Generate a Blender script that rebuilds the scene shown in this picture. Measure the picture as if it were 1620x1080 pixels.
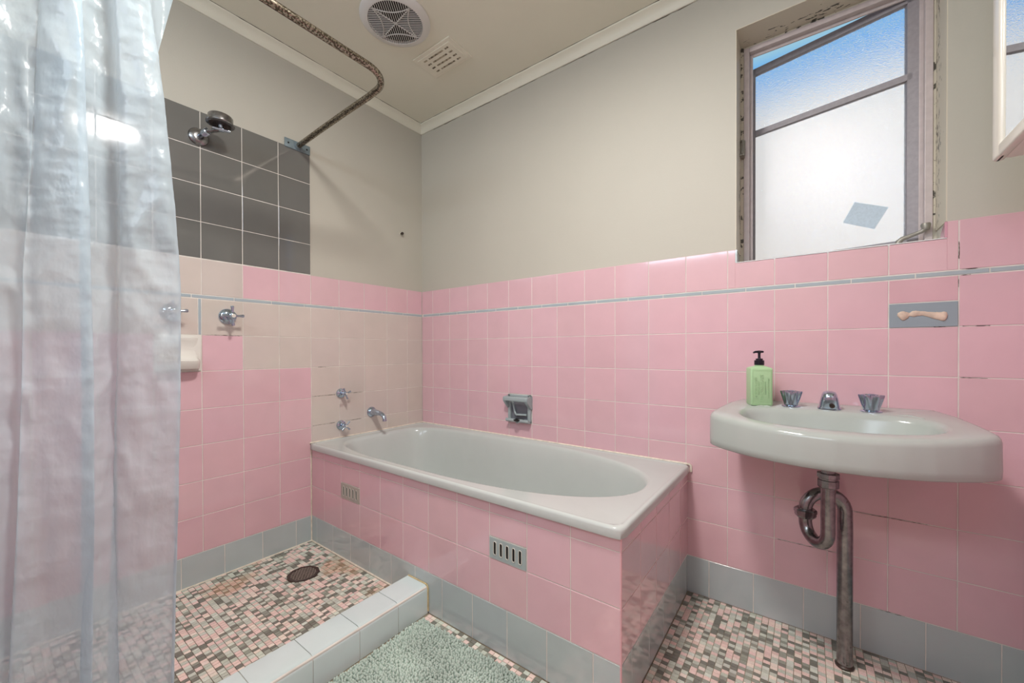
import bpy, bmesh, math, random
from mathutils import Vector, Matrix
random.seed(7)
R = math.radians
sc = bpy.context.scene
for o in list(bpy.data.objects): bpy.data.objects.remove(o)
COL = sc.collection

# ------------------------------------------------------------------ camera
F, YAW, PIT, ROL = 628.249, 0.6397935, -0.0065917, -0.0025862
cam = bpy.data.cameras.new('camera'); cam.sensor_width = 36; cam.lens = F/1620*36
cam.shift_y = (558.204-540)/1620; cam.clip_start = .02
co = bpy.data.objects.new('camera', cam); COL.objects.link(co)
c_, s_ = math.cos(YAW), math.sin(YAW)
fw = Vector((-s_, c_, 0)); rt = Vector((c_, s_, 0)); up = Vector((0, 0, 1))
fw2 = fw*math.cos(PIT)+up*math.sin(PIT); up2 = up*math.cos(PIT)-fw*math.sin(PIT)
r2 = rt*math.cos(ROL)+up2*math.sin(ROL); u2 = up2*math.cos(ROL)-rt*math.sin(ROL)
M = Matrix((r2, u2, -fw2)).transposed().to_4x4(); M.translation = Vector((2.05876, -1.76393, 1.02720))
co.matrix_world = M
sc.camera = co
# ------------------------------------------------------------------ view, world, sun
vs = sc.view_settings; vs.view_transform = 'Standard'; vs.look = 'None'; vs.exposure = -0.08; vs.gamma = 1; vs.use_curve_mapping = False
W = bpy.data.worlds.new('sky'); sc.world = W; W.use_nodes = True
wn = W.node_tree.nodes; wl = W.node_tree.links; wn.clear()
wo = wn.new('ShaderNodeOutputWorld'); bg = wn.new('ShaderNodeBackground'); tc = wn.new('ShaderNodeTexCoord')
sx = wn.new('ShaderNodeSeparateXYZ'); rp = wn.new('ShaderNodeValToRGB')
wl.new(tc.outputs['Generated'], sx.inputs[0]); wl.new(sx.outputs['Z'], rp.inputs[0]); wl.new(rp.outputs[0], bg.inputs[0]); wl.new(bg.outputs[0], wo.inputs[0])
e = rp.color_ramp.elements; e[0].position = .0; e[0].color = (.30, .55, .85, 1); e[1].position = .95; e[1].color = (.55, .72, .80, 1)
for p_, c in ((.47, (.02, .30, .98, 1)), (.50, (.05, .38, .96, 1)), (.53, (.34, .60, .76, 1))):
    k = e.new(p_); k.color = c
bg.inputs[1].default_value = 1.0
sun = bpy.data.lights.new('sun', 'SUN'); sun.energy = 2.9; sun.angle = R(1); sun.color = (1, .91, .80)
so = bpy.data.objects.new('sun', sun); COL.objects.link(so); so.rotation_euler = (R(38), 0, R(-20))

WALLTOP = 3.60
LAMP = 33.0      # watts of the ceiling lamp
FILL = 25.0       # watts of the fill light added at the unseen front window

# ------------------------------------------------------------------ helpers
def lin(c):
    return tuple((v/255/12.92 if v/255 <= .04045 else ((v/255+.055)/1.055)**2.4) for v in c)
def mat(name, rgb, rough=.5, metal=0.0, noise=0, nscale=8, bump=0, bscale=60, spec=.5, attr=False, coat=0, spots=None, detail=3):
    m = bpy.data.materials.new(name); m.use_nodes = True
    n = m.node_tree.nodes; l = m.node_tree.links; b = n['Principled BSDF']
    b.inputs['Roughness'].default_value = rough; b.inputs['Metallic'].default_value = metal
    b.inputs['Specular IOR Level'].default_value = spec; b.inputs['Coat Weight'].default_value = coat; b.inputs['Coat Roughness'].default_value = .05
    col = lin(rgb); src = None
    tcx = n.new('ShaderNodeTexCoord')
    if attr:
        a = n.new('ShaderNodeAttribute'); a.attribute_name = 'tcol'; src = a.outputs['Color']
    else:
        b.inputs['Base Color'].default_value = (*col, 1)
    if noise:
        t = n.new('ShaderNodeTexNoise'); t.inputs['Scale'].default_value = nscale; t.inputs['Detail'].default_value = detail
        l.new(tcx.outputs['Object'], t.inputs['Vector'])
        mr = n.new('ShaderNodeMapRange'); mr.inputs[1].default_value = .3; mr.inputs[2].default_value = .7
        mr.inputs[3].default_value = 1-noise; mr.inputs[4].default_value = 1+noise; l.new(t.outputs[0], mr.inputs[0])
        mx = n.new('ShaderNodeVectorMath'); mx.operation = 'SCALE'
        if src: l.new(src, mx.inputs[0])
        else: mx.inputs[0].default_value = col
        l.new(mr.outputs[0], mx.inputs['Scale']); src = mx.outputs[0]
    if spots:   # stains with a shape of their own: (colour, scale, threshold, strength)
        sc_, ss, th, st = spots
        t = n.new('ShaderNodeTexNoise'); t.inputs['Scale'].default_value = ss; t.inputs['Detail'].default_value = 5
        l.new(tcx.outputs['Object'], t.inputs['Vector'])
        mr = n.new('ShaderNodeMapRange'); mr.inputs[1].default_value = th; mr.inputs[2].default_value = th+.06; mr.inputs[4].default_value = st
        l.new(t.outputs[0], mr.inputs[0]); mx = n.new('ShaderNodeMix'); mx.data_type = 'RGBA'; l.new(mr.outputs[0], mx.inputs[0])
        if src: l.new(src, mx.inputs[6])
        else: mx.inputs[6].default_value = (*col, 1)
        mx.inputs[7].default_value = (*lin(sc_), 1); src = mx.outputs[2]
    if src: l.new(src, b.inputs['Base Color'])
    if bump:
        t = n.new('ShaderNodeTexNoise'); t.inputs['Scale'].default_value = bscale; t.inputs['Detail'].default_value = 2
        l.new(tcx.outputs['Object'], t.inputs['Vector'])
        bp = n.new('ShaderNodeBump'); bp.inputs['Strength'].default_value = bump; bp.inputs['Distance'].default_value = .002
        l.new(t.outputs[0], bp.inputs['Height']); l.new(bp.outputs[0], b.inputs['Normal'])
    return m
MT = {}
MT['paint'] = mat('cream_paint', (190, 186, 174), .62, bump=.12, bscale=160, noise=.02, nscale=2)
MT['ceil'] = mat('ceiling_paint', (226, 223, 206), .5, bump=.15, bscale=120, noise=.02, nscale=3)
MT['tile'] = mat('glazed_tile', (255, 255, 255), .10, attr=True, coat=.7, noise=.025, nscale=9, bump=.02, bscale=7)
MT['grout'] = mat('grout', (220, 214, 206), .8, noise=.12, nscale=14)
MT['fgrout'] = mat('floor_grout', (150, 138, 118), .85, noise=.25, nscale=9)
MT['sgrout'] = mat('shower_grout', (112, 96, 80), .85, noise=.25, nscale=9)
MT['mosaic'] = mat('floor_mosaic', (255, 255, 255), .35, attr=True, noise=.09, nscale=260, bump=.25, bscale=300)
MT['smosaic'] = mat('shower_mosaic', (255, 255, 255), .33, attr=True, noise=.09, nscale=260, bump=.25, bscale=300, spots=((196, 146, 100), 3.3, .60, .42))
MT['caulk'] = mat('caulk', (226, 216, 200), .6, noise=.15, nscale=40)
MT['enamel'] = mat('grey_enamel', (194, 199, 196), .16, noise=.012, nscale=12, bump=.02, bscale=6)
MT['sink'] = mat('grey_vitreous_china', (177, 183, 178), .14, noise=.02, nscale=14, bump=.03, bscale=8)
MT['chrome'] = mat('chrome', (182, 196, 212), .13, 1, bump=.05, bscale=50)
MT['oldchrome'] = mat('aged_chrome', (146, 145, 146), .24, 1, noise=.25, nscale=60, bump=.15, bscale=200, spots=((88, 82, 78), 90, .64, .6))
MT['rod'] = mat('rusted_chrome', (176, 166, 150), .25, 1, spots=((62, 54, 40), 170, .47, .85), bump=.3, bscale=260, detail=2)
MT['galv'] = mat('weathered_painted_metal', (122, 136, 142), .5, .3, noise=.12, nscale=70, bump=.3, bscale=150)
MT['dark'] = mat('dark_void', (18, 16, 14), .8)
MT['black'] = mat('black_plastic', (22, 22, 34), .3)
MT['white'] = mat('white_plastic', (214, 212, 208), .35)
MT['vent'] = mat('painted_vent', (226, 221, 204), .5, noise=.03, nscale=30)
MT['iron'] = mat('drain_metal', (84, 74, 68), .35, .7, noise=.15, nscale=60)
MT['porc'] = mat('grey_ceramic', (160, 172, 174), .15, noise=.04, nscale=20)
MT['wporc'] = mat('white_ceramic', (226, 222, 214), .15, noise=.02, nscale=20, spots=((120, 80, 70), 38, .69, .6))
MT['frame'] = mat('pinkish_grey_window_paint', (196, 184, 182), .4, noise=.06, nscale=50, bump=.1, bscale=120)
MT['sash'] = mat('sash_paint', (150, 144, 148), .45, noise=.08, nscale=70, bump=.1, bscale=120)
MT['stay'] = mat('stay_metal', (150, 146, 136), .45, .5)
MT['bottle'] = mat('green_bottle', (172, 206, 160), .35)
MT['matg'] = mat('green_chenille', (190, 204, 194), .95, noise=.16, nscale=7, spec=.1)
MT['residue'] = mat('old_adhesive', (214, 190, 172), .7, noise=.15, nscale=60, bump=.8, bscale=70)
MT['cab'] = mat('cabinet_plastic', (222, 216, 204), .22)
MT['mirror'] = mat('mirror', (240, 242, 242), .02, 1)
MT['ext'] = mat('rendered_neighbour_wall', (250, 232, 214), .9, noise=.04, nscale=3)
MT['roof'] = mat('neighbour_roof', (120, 80, 66), .9)
MT['crack'] = mat('grime', (58, 48, 38), .9)  # grime and cracks; also the painted shade line above the cornice

# reveal paint with mould patches near the frame
def mould_paint():
    m = mat('mouldy_reveal_paint', (204, 198, 182), .5, bump=.12, bscale=160)
    n = m.node_tree.nodes; l = m.node_tree.links; b = n['Principled BSDF']
    t = n.new('ShaderNodeTexCoord'); mp = n.new('ShaderNodeMapping'); mp.inputs['Scale'].default_value = (.6, 1.3, .6)
    no = n.new('ShaderNodeTexNoise'); no.inputs['Scale'].default_value = 75; no.inputs['Detail'].default_value = 6
    l.new(t.outputs['Object'], mp.inputs[0]); l.new(mp.outputs[0], no.inputs['Vector'])
    n2 = n.new('ShaderNodeTexNoise'); n2.inputs['Scale'].default_value = 9; l.new(t.outputs['Object'], n2.inputs['Vector'])
    s = n.new('ShaderNodeSeparateXYZ'); l.new(t.outputs['Object'], s.inputs[0])
    yr = n.new('ShaderNodeMapRange'); yr.inputs[1].default_value = .02; yr.inputs[2].default_value = .09; yr.inputs[3].default_value = -.22; yr.inputs[4].default_value = 0.03
    l.new(s.outputs['Y'], yr.inputs[0])
    a = n.new('ShaderNodeMath'); a.operation = 'ADD'; l.new(no.outputs[0], a.inputs[0]); l.new(yr.outputs[0], a.inputs[1])
    a2 = n.new('ShaderNodeMath'); a2.operation = 'MULTIPLY_ADD'; a2.inputs[1].default_value = .3; l.new(n2.outputs[0], a2.inputs[0]); l.new(a.outputs[0], a2.inputs[2])
    mr = n.new('ShaderNodeMapRange'); mr.inputs[1].default_value = .765; mr.inputs[2].default_value = .80; mr.inputs[4].default_value = .9; l.new(a2.outputs[0], mr.inputs[0])
    mx = n.new('ShaderNodeMix'); mx.data_type = 'RGBA'; mx.inputs[6].default_value = (*lin((206, 198, 180)), 1); mx.inputs[7].default_value = (*lin((48, 44, 32)), 1)
    l.new(mr.outputs[0], mx.inputs[0]); l.new(mx.outputs[2], b.inputs['Base Color'])
    return m
MT['mould'] = mould_paint()

def glass_mat(name, rough, bump, bscale, tint=(1, 1, 1)):
    m = bpy.data.materials.new(name); m.use_nodes = True; n = m.node_tree.nodes; l = m.node_tree.links; b = n['Principled BSDF']
    b.inputs['Base Color'].default_value = (*tint, 1); b.inputs['Transmission Weight'].default_value = 1; b.inputs['Roughness'].default_value = rough; b.inputs['IOR'].default_value = 1.45
    t = n.new('ShaderNodeTexNoise'); t.inputs['Scale'].default_value = bscale; t.inputs['Detail'].default_value = 2
    tcx = n.new('ShaderNodeTexCoord'); l.new(tcx.outputs['Object'], t.inputs['Vector'])
    bp = n.new('ShaderNodeBump'); bp.inputs['Strength'].default_value = bump; bp.inputs['Distance'].default_value = .001
    l.new(t.outputs[0], bp.inputs['Height']); l.new(bp.outputs[0], b.inputs['Normal'])
    return m
MT['glass'] = glass_mat('frosted_glass', .10, .8, 300)

def curtain_mat():
    m = bpy.data.materials.new('clear_vinyl'); m.use_nodes = True; n = m.node_tree.nodes; l = m.node_tree.links; b = n['Principled BSDF']
    out = n['Material Output']
    b.inputs['Base Color'].default_value = (.62, .75, .82, 1); b.inputs['Roughness'].default_value = .24; b.inputs['Specular IOR Level'].default_value = .55
    tcx = n.new('ShaderNodeTexCoord')
    v = n.new('ShaderNodeTexVoronoi'); v.inputs['Scale'].default_value = 34; mp = n.new('ShaderNodeMapping'); mp.inputs['Scale'].default_value = (1, 1.3, .75)
    t = n.new('ShaderNodeTexNoise'); t.inputs['Scale'].default_value = 22; t.inputs['Detail'].default_value = 3
    l.new(tcx.outputs['Object'], mp.inputs[0]); l.new(mp.outputs[0], v.inputs['Vector']); l.new(mp.outputs[0], t.inputs['Vector'])
    a = n.new('ShaderNodeMath'); a.operation = 'MULTIPLY_ADD'; a.inputs[1].default_value = .25; l.new(v.outputs[0], a.inputs[0]); l.new(t.outputs[0], a.inputs[2])
    bp = n.new('ShaderNodeBump'); bp.inputs['Strength'].default_value = .8; bp.inputs['Distance'].default_value = .008
    l.new(a.outputs[0], bp.inputs['Height']); l.new(bp.outputs[0], b.inputs['Normal'])
    tl = n.new('ShaderNodeBsdfTranslucent'); tl.inputs[0].default_value = (.80, .89, .94, 1)
    m1 = n.new('ShaderNodeMixShader'); m1.inputs[0].default_value = .45; l.new(b.outputs[0], m1.inputs[1]); l.new(tl.outputs[0], m1.inputs[2])
    tr = n.new('ShaderNodeBsdfTransparent'); tr.inputs[0].default_value = (.97, .98, 1, 1)
    m2 = n.new('ShaderNodeMixShader'); m2.inputs[0].default_value = .74; l.new(tr.outputs[0], m2.inputs[1]); l.new(m1.outputs[0], m2.inputs[2])
    l.new(m2.outputs[0], out.inputs[0])
    return m
MT['vinyl'] = curtain_mat()

def obj(name, bm, m, parent=None, smooth=None):
    me = bpy.data.meshes.new(name); bm.to_mesh(me); bm.free()
    o = bpy.data.objects.new(name, me); COL.objects.link(o)
    for x in (m if isinstance(m, (list, tuple)) else [m]): me.materials.append(x)
    if smooth is not None:
        for p in me.polygons: p.use_smooth = True
        me.set_sharp_from_angle(angle=R(smooth))
    if parent:
        o.parent = parent; o.matrix_parent_inverse = parent.matrix_world.inverted()
    return o
def thing(name, label, cat, loc=(0, 0, 0), group=None):
    o = bpy.data.objects.new(name, None); COL.objects.link(o); o.location = loc; o.empty_display_size = .05
    o.matrix_world = Matrix.Translation(loc)
    o['label'] = label; o['category'] = cat
    if group: o['group'] = group
    return o
def tag(o, label, cat, group=None):
    o['label'] = label; o['category'] = cat
    if group: o['group'] = group
    return o
def struct(o, label=None, cat=None):
    o['kind'] = 'structure'
    if label: o['label'] = label
    if cat: o['category'] = cat
    return o
def box(bm, a, b, mi=0, bev=0, seg=2):
    x0, y0, z0 = a; x1, y1, z1 = b
    vs_ = [bm.verts.new(p) for p in ((x0, y0, z0), (x1, y0, z0), (x1, y1, z0), (x0, y1, z0), (x0, y0, z1), (x1, y0, z1), (x1, y1, z1), (x0, y1, z1))]
    fs = [bm.faces.new([vs_[i] for i in f]) for f in ((0, 3, 2, 1), (4, 5, 6, 7), (0, 1, 5, 4), (1, 2, 6, 5), (2, 3, 7, 6), (3, 0, 4, 7))]
    for f in fs: f.material_index = mi
    if bev:
        ed = list({e_ for f in fs for e_ in f.edges})
        bmesh.ops.bevel(bm, geom=ed, offset=bev, segments=seg, affect='EDGES', profile=.5)
    return vs_
def NB(): return bmesh.new()
def frame_of(d):
    d = d.normalized(); a = Vector((0, 0, 1)) if abs(d.z) < .9 else Vector((1, 0, 0))
    u = d.cross(a).normalized(); return u, d.cross(u).normalized()
def tube(bm, pts, rad, n=20, cap=True, mi=0):
    pts = [Vector(p) for p in pts]; rs = rad if isinstance(rad, (list, tuple)) else [rad]*len(pts)
    u = None; rings = []
    for i, p in enumerate(pts):
        d = (pts[min(i+1, len(pts)-1)]-pts[max(i-1, 0)]).normalized()
        if u is None: u, v = frame_of(d)
        else:
            u = (u-d*u.dot(d)).normalized(); v = d.cross(u)
        rings.append([bm.verts.new(p+(u*math.cos(2*math.pi*k/n)+v*math.sin(2*math.pi*k/n))*rs[i]) for k in range(n)])
    for a, b in zip(rings, rings[1:]):
        for k in range(n):
            f = bm.faces.new((a[k], a[(k+1) % n], b[(k+1) % n], b[k])); f.material_index = mi
    if cap:
        bm.faces.new(rings[0][::-1]).material_index = mi; bm.faces.new(rings[-1]).material_index = mi
def lathe(bm, prof, org=(0, 0, 0), axis=(0, 0, 1), n=32, mi=0, sq=(1, 1)):
    """prof: list of (radius, height along the axis)"""
    ax = Vector(axis).normalized(); u, v = frame_of(ax); org = Vector(org); rings = []
    for r, h in prof:
        if r < 1e-6: rings.append([bm.verts.new(org+ax*h)])
        else: rings.append([bm.verts.new(org+ax*h+(u*math.cos(2*math.pi*k/n)*sq[0]+v*math.sin(2*math.pi*k/n)*sq[1])*r) for k in range(n)])
    for a, b in zip(rings, rings[1:]):
        for k in range(n):
            q = [a[k % len(a)], a[(k+1) % len(a)], b[(k+1) % len(b)], b[k % len(b)]]
            q2 = []
            for x in q:
                if x not in q2: q2.append(x)
            if len(q2) > 2: bm.faces.new(q2).material_index = mi
    for rg, rev in ((rings[0], True), (rings[-1], False)):
        if len(rg) > 2: bm.faces.new(rg[::-1] if rev else rg).material_index = mi
def loft(bm, loops, close_last=True, close_first=False):
    rings = [[bm.verts.new(p) for p in lp] for lp in loops]; n = len(rings[0])
    for a, b in zip(rings, rings[1:]):
        for k in range(n): bm.faces.new((a[k], a[(k+1) % n], b[(k+1) % n], b[k]))
    if close_last: bm.faces.new(rings[-1])
    if close_first: bm.faces.new(rings[0][::-1])
    bmesh.ops.recalc_face_normals(bm, faces=bm.faces)
def arc(c, r, a0, a1, n, e1, e2):
    c = Vector(c); e1 = Vector(e1); e2 = Vector(e2)
    return [c+e1*r*math.cos(a0+(a1-a0)*i/n)+e2*r*math.sin(a0+(a1-a0)*i/n) for i in range(n+1)]

# ------------------------------------------------------------------ tile panels
PINK = (221, 181, 189); BEIGE = (208, 196, 188); GREY = (182, 193, 194); DARK = (108, 107, 104); STRIP = (170, 182, 188)
def jit(c, a=.024, hue=.012):
    k = 1+random.uniform(-a, a); l = lin(c)
    return (l[0]*k, l[1]*k*(1+random.uniform(-hue, hue)), l[2]*k*(1+random.uniform(-hue, hue)))
def tiles(name, o, U, V, N, rects, parent, mats=None, gap=.0024, th=.004, bev=.0012, holes=(), tilt=.0, grout_rects=None):
    """raised bevelled tiles; the tile faces lie in the plane through o spanned by U, V"""
    o = Vector(o); U = Vector(U); V = Vector(V); N = Vector(N); bm = NB(); cl = bm.loops.layers.float_color.new('tcol')
    for (a0, b0, a1, b1, col) in rects:
        g = gap/2; a0 += g; b0 += g; a1 -= g; b1 -= g
        if a1-a0 < .004 or b1-b0 < .004: continue
        P = lambda a, b, h: bm.verts.new(o+U*a+V*b+N*h)
        t = [random.uniform(-tilt, tilt) for _ in range(4)]
        lo = [P(a0, b0, -th), P(a1, b0, -th), P(a1, b1, -th), P(a0, b1, -th)]
        md = [P(a0, b0, -bev), P(a1, b0, -bev), P(a1, b1, -bev), P(a0, b1, -bev)]
        hi = [P(a0+bev, b0+bev, t[0]), P(a1-bev, b0+bev, t[1]), P(a1-bev, b1-bev, t[2]), P(a0+bev, b1-bev, t[3])]
        fs = [bm.faces.new(hi)]
        for x, y in ((lo, md), (md, hi)):
            for k in range(4): fs.append(bm.faces.new((x[k], x[(k+1) % 4], y[(k+1) % 4], y[k])))
        for f in fs:
            for lp in f.loops: lp[cl] = (*col, 1)
    for (a0, b0, a1, b1) in (grout_rects or []):
        f = bm.faces.new([bm.verts.new(o+U*a+V*b-N*.0011) for a, b in ((a0, b0), (a1, b0), (a1, b1), (a0, b1))]); f.material_index = 1
        for lp in f.loops: lp[cl] = (1, 1, 1, 1)
    if U.cross(V).dot(N) < 0: bmesh.ops.reverse_faces(bm, faces=bm.faces)
    return obj(name, bm, mats or [MT['tile'], MT['grout']], parent)

ZT = [1.25-k*.154 for k in range(8)]      # 1.25 ... .172
XR = 2.585; YF = -2.62; ZC = 2.505
WX0, WX1, WZ0, WZ1 = 1.832, 2.400, 1.368, 2.272
# ---- walls (painted plaster)
def wall(name, boxes, mats=None):
    bm = NB()
    for b in boxes: box(bm, *b[:2], mi=(b[2] if len(b) > 2 else 0))
    return struct(obj(name, bm, mats or MT['paint']))
T = .004
wb = wall('wall_back', [((-.25, T, -.02), (WX0, .165, ZC)), ((WX1, T, -.02), (XR+.25, .165, ZC)), ((WX0, T, -.02), (WX1, .165, WZ0-.004)), ((WX0, T, WZ1), (WX1, .165, ZC))])
wlft = wall('wall_left', [((-.25, YF-.2, -.02), (-T, T-.0001, ZC))])
wr = wall('wall_right', [((XR+T, YF-.2, -.02), (XR+.25, T, ZC))])
# front wall (behind the camera) with an added window opening for fill light
V0, V1, VZ0, VZ1 = .50, 2.10, 1.95, 2.42
wf = wall('wall_front', [((-T, YF-.2, -.02), (V0, YF-T, ZC)), ((V1, YF-.2, -.02), (XR+T, YF-T, ZC)), ((V0, YF-.2, -.02), (V1, YF-T, VZ0)), ((V0, YF-.2, VZ1), (V1, YF-T, ZC))])
cl = wall('ceiling', [((-.25, YF-.2, ZC), (XR+.25, .25, ZC+.15))], MT['ceil'])
# dark grime lines in the grout joints (joint axis, fixed coordinates, from, to)
def grime(par, segs):
    bm = NB()
    for ax, f1, f2, a, b in segs:
        n = max(4, int(abs(b-a)/.006)); pts = []; rr_ = []
        for i in range(n+1):
            v = a+(b-a)*i/n; j = random.uniform(-.0006, .0006)
            pts.append({'x': (v, -.0002, f1+j), 'z': (f1+j, -.0002, v), 'y': (.0002, v, f1+j)}[ax]); rr_.append(random.choice((.0002, .0004, .0008)))
        tube(bm, pts, rr_, 5)
    obj('grime_lines', bm, MT['crack'], par)
grime(wb, [('x', 1.2675, 0, 2.430, 2.462), ('x', 1.2495, 0, 2.428, 2.448), ('x', 1.0965, 0, 2.432, 2.486), ('x', 1.0960, 0, 2.372, 2.396), ('x', .942, 0, 2.428, 2.482),
           ('x', .788, 0, 2.43, 2.47), ('z', 2.424, 0, 1.300, 1.352), ('z', 2.4235, 0, 1.215, 1.238), ('x', .480, 0, 2.19, 2.36), ('x', .634, 0, 2.17, 2.26), ('x', .326, 0, 1.97, 2.14), ('x', .172, 0, 2.25, 2.31)])
grime(wlft, [('y', .790, 0, -.44, -.556), ('y', .790, 0, -.60, -.735), ('y', .638, 0, -.45, -.55), ('y', .638, 0, -.61, -.73), ('y', .942, 0, -.70, -.66), ('y', .551, 0, -.39, -.42), ('y', 1.096, 0, -1.05, -1.20)])
# reveal lining with mould
bm = NB()
box(bm, (WX0, T, WZ1-.003), (WX1, .16, WZ1)); box(bm, (WX0, T, WZ0+.05), (WX0+.003, .16, WZ1-.003)); box(bm, (WX1-.003, T, WZ0+.05), (WX1, .16, WZ1-.003))
obj('reveal_lining', bm, MT['mould'], wb)
# ---- back wall tiles
A0, TX = .105, .1546
xs = [0]+[A0+i*TX for i in range(18)]; xs = [x for x in xs if x < XR-.01]+[XR]
rects = []
for i in range(len(xs)-1):
    x0, x1 = xs[i], xs[i+1]; h = i-0
    for k in range(7):
        if x1 < 1.66 and ZT[k+1] < .45: continue
        if abs(x0-(A0+4*TX)) < .01 and k == 3: continue          # ceramic holder
        if abs(x0-(A0+14*TX)) < .01 and k == 0:
            rects.append((x0, 1.174, x1, ZT[0], jit((216, 172, 182)))); continue
        rects.append((x0, ZT[k+1], x1, ZT[k], jit(PINK)))
    # top row, cut round the window
    t0 = 1.2665
    if x1 < WX0-.01 or x0 > WX1+.02: rects.append((x0, t0, x1, 1.4175, jit(PINK)))
    elif x0 < WX0:
        rects += [(x0, t0, WX0+.0014, 1.4175, jit(PINK))]; rects.append((WX0-.0014, t0, x1, WZ0, rects[-1][4]))
    elif x1 > WX1:
        c = jit(PINK); rects += [(x0, t0, WX1+.0014, WZ0, c), (WX1-.0014, t0, x1, 1.4175, c)]
    else: rects.append((x0, t0, x1, WZ0, jit(PINK)))
x = .0135
while x < XR:
    x1 = min(x+.1545, XR); rects.append((max(x, 0), 1.2505, x1, 1.2655, jit(STRIP, .03, .01))); x = x1
x = 1.585
while x < XR: rects.append((x, .02, min(x+.1545, XR), .172, jit(GREY))); x += .1545
tiles('tile_cladding', (0, 0, 0), (1, 0, 0), (0, 0, 1), (0, -1, 0), rects, wb,
      grout_rects=[(0, .02, XR, WZ0-.002), (0, WZ0-.002, WX0, 1.415), (WX1, WZ0-.002, XR, 1.415)])
# sill tiles and the reveal corner pieces
bm = NB(); cl_ = bm.loops.layers.float_color.new('tcol')
def tri_piece(x, col, s):
    pts = [(0.0, WZ0), (.055, WZ0), (.045, WZ0+.022), (.0, WZ0+.048)]
    a = [bm.verts.new((x, y, z)) for y, z in pts]; b = [bm.verts.new((x+s*.006, y, z)) for y, z in pts]
    fs = [bm.faces.new(a), bm.faces.new(b[::-1])]+[bm.faces.new((a[k], b[k], b[(k+1) % 4], a[(k+1) % 4])) for k in range(4)]
    for f in fs:
        for lp in f.loops: lp[cl_] = (*lin(col), 1)
tri_piece(WX0, (196, 206, 206), 1); tri_piece(WX1, (214, 160, 176), -1)
n0 = len(bm.faces); box(bm, (WX0, .0, WZ0-.006), (WX1, .16, WZ0), bev=.002)
bm.faces.ensure_lookup_table()
for f in bm.faces:
    for lp in f.loops:
        if lp[cl_][3] == 0 or tuple(lp[cl_])[:3] == (0, 0, 0): lp[cl_] = (*lin((214, 186, 190)), 1)
bmesh.ops.recalc_face_normals(bm, faces=bm.faces)
obj('sill_tiles', bm, MT['tile'], wb)
# ---- left wall tiles (u runs towards the camera)
B0, TY = .1202, .1541
ys = [0]+[B0+i*TY for i in range(17)]; ys = [y for y in ys if y < -YF-.01]+[-YF]
rects = []
for i in range(len(ys)-1):
    y0, y1 = ys[i], ys[i+1]
    rects.append((y0, 1.2665, y1, 1.4175, jit(PINK if i < 7 else BEIGE)))
    sh = .006 if i >= 5 else 0; rz = [1.25, 1.096, .942, .790-sh*1.2, .638-sh*1.2, .483-sh*.7, .330, .176]
    for k in range(7):
        if i < 5 and rz[k] < .55: continue
        if i == 8 and k == 1: continue        # soap dish
        b = (k == 0) or (k == 1 and i != 7) or (k >= 2 and i < 5)
        if k == 1 and i > 8: b = False
        z0 = rz[k+1]; 
        yy0 = y0+(.012 if (i == 8 and k == 0) else 0)
        rects.append((yy0, z0, y1, rz[k], jit(BEIGE if b else PINK)))
rects.append((ys[8], ZT[1], ys[8]+.012, ZT[0], jit(STRIP)))
y = 0
while y < -YF: rects.append((y, 1.2505, min(y+.1541, -YF), 1.2655, jit(STRIP, .02, .01))); y += .1541
for z in range(4):
    for i in range(5, len(ys)-1):
        rects.append((ys[i], 1.4195+z*.155, ys[i+1], 1.4195+(z+1)*.155, jit(DARK, .03, .01)))
y = .738
g0 = [.738, .816, .969, 1.121, 1.273, 1.426, 1.58, 1.734, 1.888, 2.042, 2.196, 2.35, 2.504, -YF]
for a, b in zip(g0, g0[1:]): rects.append((a, .047, b, .176, jit(GREY)))
tiles('tile_cladding', (0, 0, 0), (0, -1, 0), (0, 0, 1), (1, 0, 0), rects, wlft, grout_rects=[(0, .04, -YF, 1.415), (ys[5], 1.415, -YF, 2.037)])
# ---- right and front walls (outside the photo, seen in reflections)
def plain(name, par, o, U, N, L, holes=None):
    rs = []; n = int(L/.154)+1
    for i in range(n):
        a, b = i*.154, min((i+1)*.154, L)
        if b-a < .01: continue
        for k in range(7): rs.append((a, ZT[k+1], b, ZT[k], jit(PINK)))
        rs.append((a, .02, b, .172, jit(GREY))); rs.append((a, 1.2505, b, 1.2655, jit(STRIP)))
        if not holes or b < holes[0] or a > holes[1]: rs.append((a, 1.2665, b, 1.4175, jit(PINK)))
    return tiles(name, o, U, (0, 0, 1), N, rs, par, grout_rects=[(0, .02, L, 1.25)])
plain('tile_cladding', wr, (XR, 0, 0), (0, -1, 0), (-1, 0, 0), -YF)
plain('tile_cladding', wf, (0, YF, 0), (1, 0, 0), (0, 1, 0), XR)

# ---- cornice
def cornice(name, a, b, nrm, parent=None):
    a = Vector(a); b = Vector(b); nrm = Vector(nrm); bm = NB()
    prof = [(0, -.048), (.006, -.048), (.010, -.043), (.012, -.034), (.018, -.022), (.027, -.014), (.036, -.010), (.040, -.008), (.041, 0), (0, 0)]
    A = [bm.verts.new(a+nrm*p+Vector((0, 0, q))) for p, q in prof]; B = [bm.verts.new(b+nrm*p+Vector((0, 0, q))) for p, q in prof]
    n = len(prof)
    for k in range(n): bm.faces.new((A[k], A[(k+1) % n], B[(k+1) % n], B[k]))
    bm.faces.new(A[::-1]); bm.faces.new(B); bmesh.ops.recalc_face_normals(bm, faces=bm.faces)
    return struct(obj(name, bm, MT['ceil'], None, 35))
cornice('trim_1', (-T, T, ZC), (XR+T, T, ZC), (0, -1, 0)); cornice('trim_2', (-T, T, ZC), (-T, YF, ZC), (1, 0, 0))
cornice('trim_3', (XR+T, T, ZC), (XR+T, YF, ZC), (-1, 0, 0)); cornice('trim_4', (-T, YF-T, ZC), (XR+T, YF-T, ZC), (0, 1, 0))
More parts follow.
